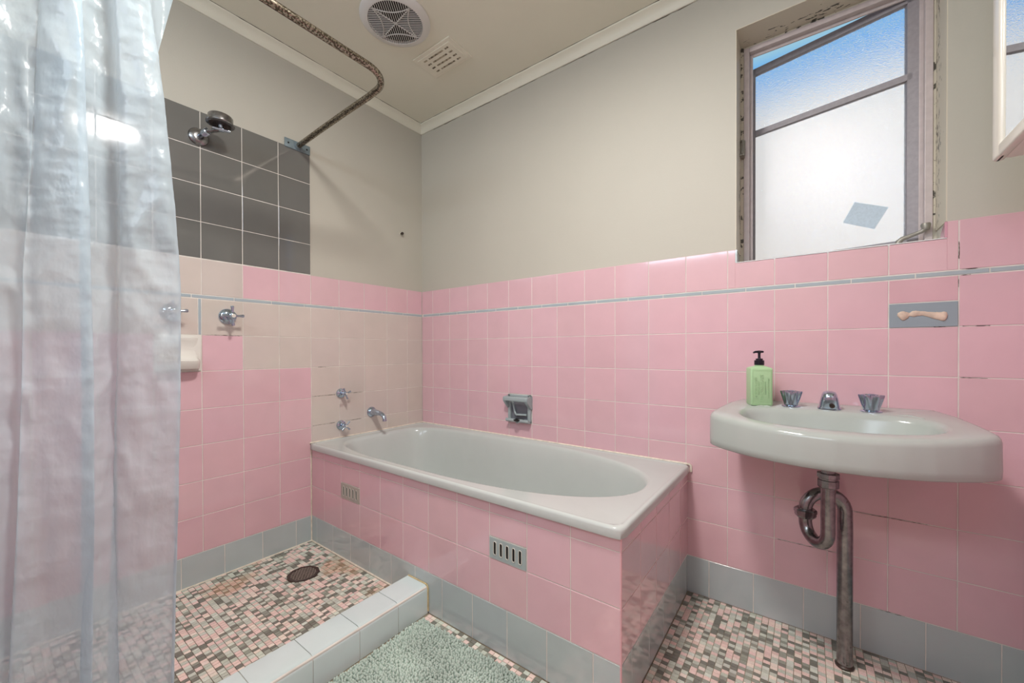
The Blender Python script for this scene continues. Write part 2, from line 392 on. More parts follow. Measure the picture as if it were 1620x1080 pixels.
# crack between the back cornice and the wall
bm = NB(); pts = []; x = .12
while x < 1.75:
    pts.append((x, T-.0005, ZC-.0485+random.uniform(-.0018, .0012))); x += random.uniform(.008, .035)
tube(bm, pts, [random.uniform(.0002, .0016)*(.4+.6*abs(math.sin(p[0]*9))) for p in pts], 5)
obj('crack_and_shade', bm, MT['crack'], wb); bm = NB()
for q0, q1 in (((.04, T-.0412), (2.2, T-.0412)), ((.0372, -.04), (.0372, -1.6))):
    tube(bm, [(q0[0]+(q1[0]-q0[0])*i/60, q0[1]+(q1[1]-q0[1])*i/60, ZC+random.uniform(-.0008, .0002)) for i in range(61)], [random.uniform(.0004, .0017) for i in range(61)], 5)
obj('crack_and_shade', bm, MT['crack'], cl)  # dark line painting the shade in the gap between cornice and ceiling

# ------------------------------------------------------------------ floors
MC = [((234, 206, 198), 30), ((238, 222, 210), 14), ((124, 124, 114), 20), ((196, 200, 188), 26), ((154, 156, 144), 12), ((214, 218, 206), 14)]
def mcol():
    r = random.uniform(0, sum(w for _, w in MC))
    for c, w in MC:
        r -= w
        if r <= 0: return jit(c, .07, .02)
    return jit(MC[0][0])
def mosaic(name, x0, y0, x1, y1, px, py, z, mats, skip=None, parent=None, stagger=False):
    rs = []
    if stagger:      # strips along x, each starting at its own offset, pieces of varying length
        y = y0
        while y < y1-.004:
            yb = min(y+py, y1); x = x0-random.uniform(0, px)
            while x < x1-.002:
                xb = x+px*random.choice((1, 1, 1, .85, 1.25)); xa, xc = max(x, x0), min(xb, x1)
                if xc-xa > .003 and not (skip and skip((xa+xc)/2, (y+yb)/2)): rs.append((xa, y, xc, yb, mcol()))
                x = xb
            y = yb
    x = x1 if stagger else x0
    while x < x1-.004:
        y = y0
        while y < y1-.004:
            xb, yb = min(x+px, x1), min(y+py, y1)
            if not (skip and skip((x+xb)/2, (y+yb)/2)): rs.append((x, y, xb, yb, mcol()))
            y += py
        x += px
    return tiles(name, (0, 0, z), (1, 0, 0), (0, 1, 0), (0, 0, 1), rs, parent, mats, gap=.0016, th=.002, bev=.0005, tilt=.0003)
bm = NB(); box(bm, (-.01, YF-.01, -.1), (XR+.01, .01, .0185)); floor = struct(obj('floor', bm, MT['fgrout']))
mosaic('mosaic_tiles', .9, -1.75, 1.72, -.738, .0203, .0153, .02, [MT['mosaic'], MT['fgrout']], parent=floor)
mosaic('mosaic_tiles', 1.6603, -.7650+.0005, XR, 0, .0203, .0153, .02, [MT['mosaic'], MT['fgrout']], lambda x, y: x < 1.72 and y < -.738, parent=floor)
mosaic('mosaic_tiles', 1.72, YF, XR, -.7645, .0203, .0153, .02, [MT['mosaic'], MT['fgrout']], parent=floor)
bm = NB(); box(bm, (0, YF, .019), (.772, -.738, .0455)); shf = obj('floor_2', bm, MT['sgrout']); struct(shf)
mosaic('mosaic_tiles', 0.004, YF+.01, .771, -.742, .0150, .01962, .047, [MT['smosaic'], MT['sgrout']], lambda x, y: (x-.282)**2+(y+.917)**2 < .060**2, parent=shf, stagger=True)
# caulk beads of the shower corner
bm = NB(); tube(bm, [(.003, -.738, .047), (.003, YF, .047)], .004, 8); tube(bm, [(0, -.741, .047), (.765, -.741, .047)], .004, 8)
tube(bm, [(.002, -.741, .05), (.002, -.741, .53)], .003, 8)
struct(obj('trim_5', bm, MT['caulk']))

# ------------------------------------------------------------------ shower curb
curb = thing('shower_curb', 'raised pale grey tiled curb edging the shower floor', 'curb', (.83, -1.5, .02))
bm = NB(); box(bm, (.776, YF, .0195), (.889, -.739, .1225), bev=.003); obj('curb_core', bm, MT['grout'], curb)
bm = NB(); cl_ = bm.loops.layers.float_color.new('tcol')
js = [-.740, -.877, -1.029, -1.181, -1.333, -1.485, -1.637, -1.789, -1.941, -2.093, -2.245, -2.397, -2.549, YF]
for a, b in zip(js, js[1:]):
    a -= .0012; b += .0012; c = jit((208, 222, 222), .015, .005)
    # a rounded-edge top tile joined to a vertical front tile, one profile per tile
    top = [(.774, .1215), (.774, .1265), (.872, .1270)]+[(.872+.019*math.sin(t), .108+.019*math.cos(t)) for t in (.3, .6, .9, 1.2, 1.5)]+[(.8915, .0205), (.8865, .0205)]
    A = [bm.verts.new((x, a, z)) for x, z in top]; B = [bm.verts.new((x, b, z)) for x, z in top]; fs = []
    for k in range(len(top)-1): fs.append(bm.faces.new((A[k], A[k+1], B[k+1], B[k])))
    inn = [(.774, .1215), (.8865, .1215), (.8865, .0205)]
    for ring, rev in ((A, 0), (B, 1)): fs.append(bm.faces.new(ring if rev else ring[::-1]))
    for f in fs:
        for lp in f.loops: lp[cl_] = (*c, 1)
bmesh.ops.recalc_face_normals(bm, faces=bm.faces)
obj('curb_tiles', bm, MT['tile'], curb, 40)
bm = NB(); cl_ = bm.loops.layers.float_color.new('tcol')
for a, b in zip(js, js[1:]):
    n0 = len(bm.faces); box(bm, (.7715, b+.001, .047), (.7755, a-.001, .121))
for f in bm.faces:
    for lp in f.loops: lp[cl_] = (*lin((212, 218, 216)), 1)
obj('inner_tiles', bm, MT['tile'], curb)
bm = NB()
tube(bm, [(.886, -.7405, .128), (.892, -.7405, .118), (.8935, -.741, .03)], .0028, 8); tube(bm, [(.776, -.7405, .128), (.884, -.7405, .1285)], .0025, 8)
obj('sealant', bm, mat('yellowed_sealant', (206, 186, 140), .5, noise=.2, nscale=50), curb)

# ------------------------------------------------------------------ bath
TL, TW, TZ = 1.659, .738, .552
sur = thing('bath_surround', 'pink tiled enclosure with grey base tiles around the bathtub', 'bath surround', (.83, -.37, .02))
bm = NB(); box(bm, (.004, -TW+.004, .0195), (TL-.004, -TW+.03, .517)); box(bm, (TL-.03, -TW+.004, .0195), (TL-.004, .0, .517)); obj('core', bm, MT['grout'], sur)
fx = [0.0, .125, .279, .433, .587, .740, .893, 1.045, 1.198, 1.351, 1.505, TL]; rects = []
for i in range(len(fx)-1):
    for (z0, z1) in ((.482, .521), (.330, .482), (.176, .330)):
        if z0 == .330 and i in (2, 8):
            rects.append((fx[i], .404, fx[i+1], z1, jit(PINK))); continue
        rects.append((fx[i], z0, fx[i+1], z1, jit(PINK)))
gx = [0]+[.051+.1525*i for i in range(11)]+[TL]
for a, b in zip(gx, gx[1:]): rects.append((a, .02 if a > .75 else .046, b, .176, jit(GREY)))
tiles('front_tiles', (0, -TW, 0), (1, 0, 0), (0, 0, 1), (0, -1, 0), rects, sur, grout_rects=[(.001, .02, TL-.001, .520)])
ex = [0, .154, .308, .462, .616, TW]; rects = []
for i in range(5):
    for (z0, z1) in ((.482, .521), (.330, .482), (.176, .330)): rects.append((ex[i], z0, ex[i+1], z1, jit(PINK)))
gy = [0, .08, .234, .388, .542, .696, TW]
for a, b in zip(gy, gy[1:]): rects.append((a, .02, b, .176, jit(GREY)))
tiles('end_tiles', (TL, -TW, 0), (0, 1, 0), (0, 0, 1), (1, 0, 0), rects, sur, grout_rects=[(.001, .02, TW, .520)])
bm = NB(); tube(bm, [(TL-.002, -TW+.002, .02), (TL-.002, -TW+.002, .520)], .003, 8); obj('corner_bead', bm, mat('bead', (226, 176, 182), .3), sur)

def rrect(cx, cy, hx, hy, r, z, n=24):
    pts = []
    for sx_, sy_, a0 in ((1, 1, 0), (-1, 1, 90), (-1, -1, 180), (1, -1, 270)):
        for k in range(n):
            a = R(a0+90*k/n); pts.append((cx+sx_*(hx-r)+r*math.cos(a), cy+sy_*(hy-r)+r*math.sin(a), z))
    return pts
def matched(f, ref, z):
    """loop whose k-th point lies on curve f at the k-th parameter"""
    return [(*f(k/len(ref)*2*math.pi), z) for k in range(len(ref))]
def sup(cx, cy, hx, hy, nl, nr, n2=None):
    def f(t):
        c, s = math.cos(t), math.sin(t); e_ = nr if c >= 0 else nl
        return cx+hx*math.copysign(abs(c)**(2/e_), c), cy+hy*math.copysign(abs(s)**(2/e_), s)
    return f
# curve parameters are warped so that the rim quads stay even
tub = thing('bathtub', 'grey enamel bathtub set in the pink tiled surround', 'bathtub', (.83, -.37, TZ))
bm = NB(); NN = 160
def ray_rr(cx, cy, hx, hy, r, t):
    dx, dy = math.cos(t), math.sin(t)
    # intersection of the ray with a rounded rectangle by bisection
    lo, hi = 0, 3
    for _ in range(40):
        m_ = (lo+hi)/2; px, py = abs(dx*m_), abs(dy*m_)
        qx, qy = max(px-(hx-r), 0), max(py-(hy-r), 0)
        ins = (px <= hx and py <= hy) and (qx*qx+qy*qy <= r*r or qx == 0 or qy == 0)
        if ins: lo = m_
        else: hi = m_
    return cx+dx*lo, cy+dy*lo
def ray_sup(cx, cy, hx, hy, nl, nr, t, wx=0, wy=0):
    dx, dy = math.cos(t), math.sin(t); lo, hi = 0, 3
    for _ in range(40):
        m_ = (lo+hi)/2; px, py = wx+dx*m_-cx, wy+dy*m_-cy; e_ = nr if px >= 0 else nl
        if abs(px/hx)**e_+abs(py/hy)**e_ <= 1: lo = m_
        else: hi = m_
    return wx+dx*lo, wy+dy*lo
ocx, ocy, ohx, ohy = (TL+.010+.001)/2, -(TW+.014)/2-.001, (TL+.009)/2, (TW+.012)/2
# even sampling: angles from the centre, denser along the long sides
ang = []
per = rrect(ocx, ocy, ohx, ohy, .02, 0, 1)
Ltot = 4*(ohx+ohy)
for k in range(NN):
    s = k/NN*Ltot
    if s < 2*ohy: p = (ohx, -ohy+s)
    elif s < 2*ohy+2*ohx: p = (ohx-(s-2*ohy), ohy)
    elif s < 4*ohy+2*ohx: p = (-ohx, ohy-(s-2*ohy-2*ohx))
    else: p = (-ohx+(s-4*ohy-2*ohx), -ohy)
    ang.append(math.atan2(p[1], p[0]))
def OL(inset, z, r=.02): return [(*ray_rr(ocx, ocy, ohx-inset, ohy-inset, max(r-inset*.5, .006), t), z) for t in ang]
icx, icy, ihx, ihy = .832, -.368, .768, .330
def IL(dx, dy, z, shift=0, nl=4.5, nr=2.3): return [(*ray_sup(icx+shift, icy, ihx-dx, ihy-dy, nl, nr, t, ocx, ocy), z) for t in ang]
loops = [OL(.016, TZ-.030), OL(.001, TZ-.030), OL(0, TZ-.026), OL(0, TZ-.008), OL(.002, TZ-.003), OL(.006, TZ), OL(.014, TZ+.0005), OL(.019, TZ-.003), OL(.026, TZ-.004),
         IL(-.012, -.010, TZ-.0045), IL(-.003, -.003, TZ-.006), IL(.004, .004, TZ-.011), IL(.010, .009, TZ-.022), IL(.020, .016, TZ-.05), IL(.045, .030, TZ-.13, -.003),
         IL(.085, .045, TZ-.24, -.01), IL(.115, .060, TZ-.31, -.02, 4, 2.6), IL(.15, .085, TZ-.355, -.02, 4, 2.6), IL(.21, .13, TZ-.375, -.02, 4, 2.6), IL(.40, .22, TZ-.380, -.02, 4, 2.6)]
loft(bm, loops)
obj('tub_shell', bm, MT['enamel'], tub, 60)
bm = NB(); lathe(bm, [(0, .0), (.032, .0), (.032, .004), (.024, .006), (.0, .004)], (.33, -.37, TZ-.379), n=24); obj('drain', bm, MT['chrome'], tub, 40)
bm = NB()
tube(bm, [(.0, -.002, TZ), (TL, -.002, TZ)], .0045, 8); tube(bm, [(.002, 0, TZ), (.002, -TW-.01, TZ)], .0045, 8)
tube(bm, [(TL+.002, -.003, TZ+.002), (TL+.012, -.003, TZ-.004), (TL+.013, -.003, TZ-.03)], .005, 8)
obj('wall_caulk', bm, MT['caulk'], tub, 60)

# vent tiles in the bath front
def vent_tile(x0, x1, z0, z1, label, warm):
    t = thing('vent_tile', label, 'vent', ((x0+x1)/2, -TW, z0), 'slotted vent tiles in the bath front')
    bm = NB(); y0, y1 = -TW-.0015, -TW+.0003; w = x1-x0; g = .002
    sw = .010; n = 5; zs0, zs1 = z0+.016, z1-.014
    m0 = x0+w*.13; pitch = (w*.74-sw)/(n-1)
    box(bm, (x0+g, y0, z0+g), (x1-g, y1, zs0)); box(bm, (x0+g, y0, zs1), (x1-g, y1, z1-g))
    xs_ = [x0+g]+sum([[m0+i*pitch, m0+i*pitch+sw] for i in range(n)], [])+[x1-g]
    for i in range(0, len(xs_), 2): box(bm, (xs_[i], y0, zs0), (xs_[i+1], y1, zs1))
    obj('plate', bm, mat('vent_glaze', (176, 170, 160) if warm else (166, 178, 178), .15), t)
    bm = NB()
    for i in range(n):   # rolled rim round each slot
        xc = m0+i*pitch+sw/2; pts = []
        for a in range(17):
            th = math.pi*a/8; zc = zs1-.005 if th < math.pi else zs0+.005
            pts.append((xc+math.cos(th)*(sw/2+.0005), y0-.0003, zc+math.sin(th)*.006))
        pts.append(pts[0]); tube(bm, pts, .0014, 8, cap=False)
    obj('slot_rim', bm, mat('slot_rim_glaze', (206, 204, 194), .2), t, 60)
    bm = NB(); box(bm, (x0+.004, -TW+.0002, z0+.004), (x1-.004, -TW+.0009, z1-.004)); obj('cavity', bm, MT['dark'], t)
vent_tile(.279, .433, .330, .403, 'grey slotted vent tile near the left end of the bath front', True)
vent_tile(1.198, 1.351, .330, .403, 'pale grey slotted vent tile near the right end of the bath front', False)

# ------------------------------------------------------------------ bath taps, spout, shower taps
def cross_tap(y, z, label, size=1, rot=0, group=None, name='wall_tap', dist=.045):
    t = thing(name, label, 'tap', (0, y, z), group)
    bm = NB(); r = .030*size
    lathe(bm, [(r, 0), (r, .003), (r*.93, .009), (r*.6, .015*size), (r*.42, .017*size), (.0, .018*size)], (0, y, z), (1, 0, 0), 36); obj('flange', bm, MT['chrome'], t, 35)
    bm = NB(); lathe(bm, [(.011*size, .012), (.011*size, dist*.7), (.014*size, dist*.72), (.014*size, dist*.9), (.010*size, dist)], (0, y, z), (1, 0, 0), 24); obj('stem', bm, MT['chrome'], t, 35)
    bm = NB(); lathe(bm, [(.010*size, dist-.004), (.0125*size, dist), (.0125*size, dist+.012), (.009*size, dist+.016), (0, dist+.017)], (0, y, z), (1, 0, 0), 24)
    for k in range(4):
        a = R(rot+90*k); d = Vector((0, math.cos(a), math.sin(a))); c = Vector((dist+.006, y, z))
        tube(bm, [c+d*.008, c+d*.022*size, c+d*.033*size, c+d*.037*size, c+d*.038*size], [.0045*size, .0045*size, .0062*size, .0055*size, .002], 12)
    obj('handle', bm, MT['chrome'], t, 40)
    bm = NB(); lathe(bm, [(.007*size, dist+.016), (.007*size, dist+.0185), (0, dist+.019)], (0, y, z), (1, 0, 0), 20); obj('cap', bm, mat('cap_disc', (214, 206, 196), .4), t, 35)
    return t
cross_tap(-.577, .795, 'chrome cross handle tap above the bath, upper of the two', .85, 20, 'bath taps')
cross_tap(-.577, .620, 'chrome cross handle tap just above the bath rim, lower of the two', .85, 45, 'bath taps')
cross_tap(-1.105, 1.180, 'chrome cross handle shower tap on the beige tile, fully visible', 1.15, 2, 'shower taps', dist=.055)
cross_tap(-1.302, 1.184, 'chrome shower tap half hidden behind the curtain edge', 1.15, 8, 'shower taps', dist=.055)
sp = thing('bath_spout', 'chrome bath spout on the beige tiles at the tap end', 'spout', (0, -.385, .668))
bm = NB(); lathe(bm, [(.030, 0), (.030, .004), (.027, .010), (.018, .018), (0, .019)], (0, -.385, .668), (1, 0, 0), 36); obj('flange', bm, MT['chrome'], sp, 35)
bm = NB(); P = [(.01, -.385, .668), (.05, -.385, .668), (.085, -.385, .666), (.108, -.385, .660), (.121, -.385, .648), (.126, -.385, .633), (.126, -.385, .626)]
tube(bm, P, [.020, .017, .0135, .012, .0115, .0115, .0125], 20); obj('spout_pipe', bm, MT['chrome'], sp, 50)
# wall hook
hk = thing('wall_hook', 'small rusty screw hook on the cream wall near the corner', 'hook', (0, -.169, 1.763))
bm = NB(); tube(bm, [(-.01, -.169, 1.763), (.012, -.169, 1.763)], .004, 10); lathe(bm, [(.006, .010), (.009, .012), (.009, .019), (.004, .021), (0, .021)], (0, -.169, 1.763), (1, 0, 0), 16); obj('shank', bm, MT['iron'], hk, 40)
bm = NB(); tube(bm, [(-.004, -.169, 1.763), (-.001, -.169, 1.763)], .008, 14); obj('plug', bm, MT['vent'], hk, 40)

# ------------------------------------------------------------------ shower rose
sr = thing('shower_rose', 'swivel chrome shower rose on a short arm over grey tiles', 'shower head', (0, -1.205, 1.928))
bm = NB(); lathe(bm, [(.036, 0), (.036, .003), (.033, .008), (.020, .014), (.014, .015), (0, .015)], (0, -1.205, 1.928), (1, 0, 0), 36); obj('flange', bm, MT['oldchrome'], sr, 35)
a = Vector((0.01, -1.205, 1.928)); b = Vector((.075, -1.195, 1.932)); c = Vector((.120, -1.160, 1.940)); d = Vector((.125, -1.165, 1.958))
bm = NB(); tube(bm, [a, a.lerp(b, .62)], .0085, 16); obj('arm', bm, MT['chrome'], sr, 40)
bm = NB(); q = a.lerp(b, .60); ax = (b-a).normalized()
pr_ = []
for k in range(9): pr_ += [(.0125, k*.0032), (.0140, k*.0032+.0008), (.0140, k*.0032+.002), (.0125, k*.0032+.0028)]
lathe(bm, [(.006, -.001)]+pr_+[(.006, .03)], q, ax, 20); obj('knurled_nut', bm, MT['chrome'], sr, 30)
bm = NB(); tube(bm, [b, b.lerp(c, .5), c], .0085, 16); tube(bm, [b+Vector((0, 0, -.004)), b+Vector((.004, .012, -.006))], .005, 10); obj('swivel_link', bm, MT['oldchrome'], sr, 40)
bm = NB(); e1 = Vector((.25, .95, .0)).normalized(); tube(bm, [c-e1*.030, c+e1*.030], .0062, 14); tube(bm, [c-e1*.008, c+e1*.008], .010, 16); tube(bm, [c, d], .008, 14); obj('swivel_joint', bm, MT['chrome'], sr, 40)
bm = NB(); hd = Vector((.02, .03, 1)).normalized(); lathe(bm, [(0, -.004), (.040, -.004), (.049, -.002), (.050, .001), (.044, .004), (.043, .028), (.040, .032), (0, .034)], d, hd, 40)
obj('rose_body', bm, MT['oldchrome'], sr, 35)
bm = NB()
u_, v_ = frame_of(hd); lathe(bm, [(0, -.0048), (.038, -.0048), (.038, -.003), (0, -.003)], d, hd, 32)
for ring, cnt in ((.012, 6), (.022, 12), (.032, 18)):
    for k in range(cnt):
        an = 2*math.pi*k/cnt; lathe(bm, [(.0018, -.0062), (.0018, -.003)], d+u_*ring*math.cos(an)+v_*ring*math.sin(an), hd, 8)
obj('nozzles', bm, MT['iron'], sr)

# ------------------------------------------------------------------ curtain rod
rod = thing('curtain_rod', 'rust pitted chrome shower curtain rod bent round the corner', 'curtain rod', (0, -.805, 2.055))
RX = .788; RZ = 2.055; rr = .10
pts = [(.004, -.800, RZ-.002), (.25, -.803, RZ+.004), (.45, -.806, RZ+.006), (RX-rr-.06, -.812, RZ+.002), (RX-rr, -.818, RZ)]
pts += [tuple(p) for p in arc((RX-rr, -.818-rr, RZ), rr, math.pi/2, 0, 10, (1, 0, 0), (0, 1, 0))[1:]]
pts += [(RX-.002, -1.3, RZ), (RX, -1.8, RZ), (RX, YF+.002, RZ)]
bm = NB(); tube(bm, pts, .0125, 20); obj('rod', bm, MT['rod'], rod, 50)
bm = NB(); box(bm, (-.001, -.862, 2.032), (.005, -.738, 2.076), bev=.0015); lathe(bm, [(.020, .004), (.018, .008), (.0150, .018), (.013, .018)], (0, -.800, RZ-.002), (1, 0, 0), 24)
obj('wall_flange', bm, MT['galv'], rod, 30)
for y in (-.845, -.755):
    bm = NB(); lathe(bm, [(.0045, .005), (.0045, .0056), (0, .0056)], (0, y, 2.054), (1, 0, 0), 12); obj('screw_hole', bm, MT['dark'], rod)
bm = NB(); box(bm, (RX-.06, YF-.001, 2.032), (RX+.06, YF+.005, 2.076), bev=.0015); obj('wall_flange', bm, MT['galv'], rod)

# ------------------------------------------------------------------ shower curtain
def curtain():
    from mathutils import noise
    n = 300; H = 240; bm = NB(); grid = []
    zt, zb = 2.045, .135
    for j in range(H+1):
        z = zt+(zb-zt)*j/H; k = j/H; row = []
        sp = .60+.40*min(1, k/.45)**.8+.02*math.sin(k*7)
        for i in range(n+1):
            s = i/n*.80; ph = s*2*math.pi; q = min(1, k*1.4)
            y = -1.512-s*.92+.022*math.sin(ph*12.5+.8*math.sin(k*2.1+2))*(.6+.4*k)+.012*math.sin(ph*5.3+1+k*1.3)
            y = -1.60+(y+1.60)*sp+(.022 if 1 else 0)*math.sin(min(1, k/.5)*math.pi/2)-.02*max(0, k-.55)
            am = .022+.020*q
            f = math.sin(ph*6.25+.9*k+.6); f = math.copysign(abs(f)**.75, f)
            x = RX+.055*q+am*f+.013*math.sin(ph*17+k*2)*(.3+k)+.010*math.sin(ph*3.1+k*4)
            p = Vector((x*3, y*26, z*9))
            x += .010*(1-2*abs(noise.noise(p+Vector((3, 0, 0)))))*(.5+.5*math.sin(math.pi*min(1, k*1.2)))
            p = Vector((i*.045, z*34, 7)); d1, pt = noise.voronoi(p)
            x += .0075*min(.6, d1[1]-d1[0])*(1.2-k)
            x += .008*(.5-abs(((i*.012+z*1.7+noise.noise(Vector((i*.02, z*2, 1)))*.6) % 1)-.5))
            fr = min(1, i/12); x = (RX+.055*q)+(x-RX-.055*q)*(.35+.65*fr)
            row.append(bm.verts.new((x, y, z)))
        grid.append(row)
    for j in range(H):
        for i in range(n): bm.faces.new((grid[j][i], grid[j][i+1], grid[j+1][i+1], grid[j+1][i]))
    o = obj('shower_curtain', bm, MT['vinyl'], None, 180)
    tag(o, 'translucent clear vinyl shower curtain hanging in folds at the left', 'shower curtain')
    # top hem wrapped round the rod
    bm = NB(); m_ = 24; rows = []
    for i in range(61):
        y = -1.46-i/60*.75; rows.append([bm.verts.new((RX+.0165*math.cos(2*math.pi*a/m_)*1.0, y, RZ+.0165*math.sin(2*math.pi*a/m_))) for a in range(m_)])
    for A, B in zip(rows, rows[1:]):
        for a in range(m_): bm.faces.new((A[a], A[(a+1) % m_], B[(a+1) % m_], B[a]))
    obj('top_hem', bm, MT['vinyl'], o, 180)
    # loose corner of the curtain gathered behind the first fold
    bm = NB(); g = []
    for j in range(31):
        k = j/30; z = 2.045-k*.30; row = []
        for i in range(13):
            s = i/12; y = -1.475-.03*s+(.04-.055*k)*(1-s); x = RX-.05-.02*math.sin(s*3+k*2)-.02*k
            row.append(bm.verts.new((x, y, z)))
        g.append(row)
    for j in range(30):
        for i in range(12): bm.faces.new((g[j][i], g[j][i+1], g[j+1][i+1], g[j+1][i]))
    obj('corner_flap', bm, MT['vinyl'], o, 180)
curtain()

# ------------------------------------------------------------------ soap dish on the left wall
sd = thing('soap_dish', 'white ceramic soap dish under the shower taps', 'soap dish', (0, -1.278, .945))
bm = NB(); y0, y1, z0, z1 = -1.352, -1.202, .945, 1.095
box(bm, (-.003, y0, z0), (.006, y1, z1), bev=.002)
# scooped hood and tray: a shell of revolution-like profile swept across y
def tray(bm, ya, yb, prof, nseg=28):
    rows = []
    for i in range(nseg+1):
        s = -1+2*i/nseg; w = (1-abs(s)**6)**.5 if abs(s) < 1 else 0; w = .15+.85*w
        rows.append([bm.verts.new((max(.004, p*w), ya+(yb-ya)*i/nseg, q)) for p, q in prof])
    for A, B in zip(rows, rows[1:]):
        for k in range(len(prof)-1): bm.faces.new((A[k], A[k+1], B[k+1], B[k]))
    for rw in (rows[0], rows[-1]): bm.faces.new(rw)
    bmesh.ops.recalc_face_normals(bm, faces=bm.faces)
tray(bm, y0+.006, y1-.010, [(.004, 1.088), (.012, 1.086), (.014, 1.080), (.010, 1.070), (.006, 1.04), (.008, 1.012), (.020, .996), (.050, .990), (.060, .993), (.066, .988), (.064, .975), (.050, .955), (.004, .948)])
obj('dish_body', bm, MT['wporc'], sd, 45)

# ------------------------------------------------------------------ ceramic holder on the back wall
sh = thing('soap_holder', 'grey ceramic soap holder with grab bar on the wall above the bath', 'soap holder', (.801, 0, .63))
x0, x1, z0, z1 = .727, .876, .636, .786
bm = NB()
def bar_box(a, b, bv=.004): box(bm, a, b, bev=bv, seg=3)
bar_box((x0, -.016, z0), (x0+.018, .003, z1)); bar_box((x1-.018, -.016, z0), (x1, .003, z1)); bar_box((x0, -.016, z1-.018), (x1, .003, z1))
box(bm, (x0+.01, .000, z0+.01), (x1-.01, .0035, z1-.01))
obj('frame', bm, MT['porc'], sh, 40)
bm = NB(); n = 20  # tray lip with a drain notch
rows = []
for i in range(41):
    s = i/40; x = x0+s*(x1-x0); nt = math.exp(-((s-.5)/.055)**2)
    rows.append([(x, .003, z0), (x, -.030, z0+.002-nt*.006), (x, -.037+nt*.006, z0+.010-nt*.008), (x, -.034+nt*.006, z0+.022-nt*.016), (x, -.028, z0+.020-nt*.014), (x, -.020, z0+.010), (x, .003, z0+.008)])
vv = [[bm.verts.new(p) for p in r_] for r_ in rows]
for A, B in zip(vv, vv[1:]):
    for k in range(7): bm.faces.new((A[k], A[(k+1) % 7], B[(k+1) % 7], B[k]))
bm.faces.new(vv[0]); bm.faces.new(vv[-1]); bmesh.ops.recalc_face_normals(bm, faces=bm.faces)
obj('tray_lip', bm, MT['porc'], sh, 50)
bm = NB()
for xa, xb in ((x0-.006, x0+.012), (x1-.012, x1+.006)):
    vs1 = [bm.verts.new((xa, y, z)) for y, z in ((.003, z1-.004), (-.050, z1-.010), (-.056, z1-.022), (-.052, z1-.036), (-.014, z1-.076), (.003, z1-.080))]
    vs2 = [bm.verts.new((xb, y, z)) for y, z in ((.003, z1-.004), (-.050, z1-.010), (-.056, z1-.022), (-.052, z1-.036), (-.014, z1-.076), (.003, z1-.080))]
    bm.faces.new(vs1); bm.faces.new(vs2[::-1])
    for k in range(6): bm.faces.new((vs1[k], vs1[(k+1) % 6], vs2[(k+1) % 6], vs2[k]))
bmesh.ops.recalc_face_normals(bm, faces=bm.faces); bmesh.ops.bevel(bm, geom=list(bm.edges), offset=.0025, segments=2, affect='EDGES')
box(bm, (x0-.004, -.056, z1-.034), (x1+.004, -.034, z1-.008), bev=.008, seg=4)
obj('grab_bar', bm, MT['porc'], sh, 50)
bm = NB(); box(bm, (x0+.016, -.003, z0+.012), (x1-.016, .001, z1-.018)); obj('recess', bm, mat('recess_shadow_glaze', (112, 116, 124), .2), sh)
bm = NB(); lathe(bm, [(.0, 0), (.040, .0), (.046, .004), (.044, .007), (0, .006)], (.803, -.004, z0+.012), (0, 0, 1), 28, sq=(1.15, .55)); obj('soap_rest', bm, MT['dark'], sh, 40)
bm = NB(); tube(bm, [(x0+.020, -.004, z1-.03), (x0+.036, -.006, z1-.07), (x0+.048, -.010, z0+.048), (x0+.058, -.014, z0+.040), (x1-.024, -.012, z0+.044)], .006, 10); obj('soap_ledge', bm, MT['porc'], sh, 60)

# ------------------------------------------------------------------ blanking plate with residue
pl = thing('wall_plate', 'grey half tile with dried adhesive left from a fitting, above the basin', 'tile plate', (2.346, 0, 1.097))
bm = NB(); box(bm, (A0+14*TX+.0015, -.0015, 1.097), (A0+15*TX-.0015, .003, 1.1725), bev=.001); obj('plate', bm, mat('plate_glaze', (148, 160, 168), .15), pl)
bm = NB(); pts = []; rs_ = []
for i in range(41):
    s = i/40; end = (1 if s < .16 or s > .86 else 0)
    x = 2.292+s*.108; z = 1.137+.004*math.sin(s*5)-.006*abs(s-.5)*2+random.uniform(-.0006, .0006)
    r_ = .0095+.0025*math.sin(s*9)+.004*math.exp(-((s-.08)/.07)**2)+.003*math.exp(-((s-.93)/.06)**2)-.006*math.exp(-((s-.24)/.05)**2)
    if s < .02 or s > .98: r_ *= .5
    pts.append((x, -.0015, z)); rs_.append(r_)
tube(bm, pts, rs_, 14); 
for v in bm.verts: v.co.y = -.0015+(v.co.y+.0015)*.42
obj('adhesive', bm, MT['residue'], pl, 60)

# ------------------------------------------------------------------ basin
bs = thing('basin', 'wall hung grey basin with curved front', 'basin', (2.118, 0, .713))
bcx = 2.116
def outline(kx=1, dy=0):
    """closed plan outline, counter-clockwise, as a dense polyline"""
    ctl = [(.270, -.001), (.296, -.09), (.312, -.19), (.320, -.255)]
    cor = [(.3215, -.285), (.317, -.308), (.304, -.328)]
    fr = [(.31*math.cos(t), -.318-.142*math.sin(t)) for t in [R(a) for a in (12, 20, 30, 40, 50, 60, 70, 80, 90)]]
    half = ctl+cor+[(x, y) for x, y in [(.275, -.358), (.235, -.388), (.185, -.417), (.13, -.439), (.07, -.454), (0, -.460)]]
    full = half+[(-x, y) for x, y in half[-2::-1]]
    return [(bcx+x, y) for x, y in full]
ol = outline()
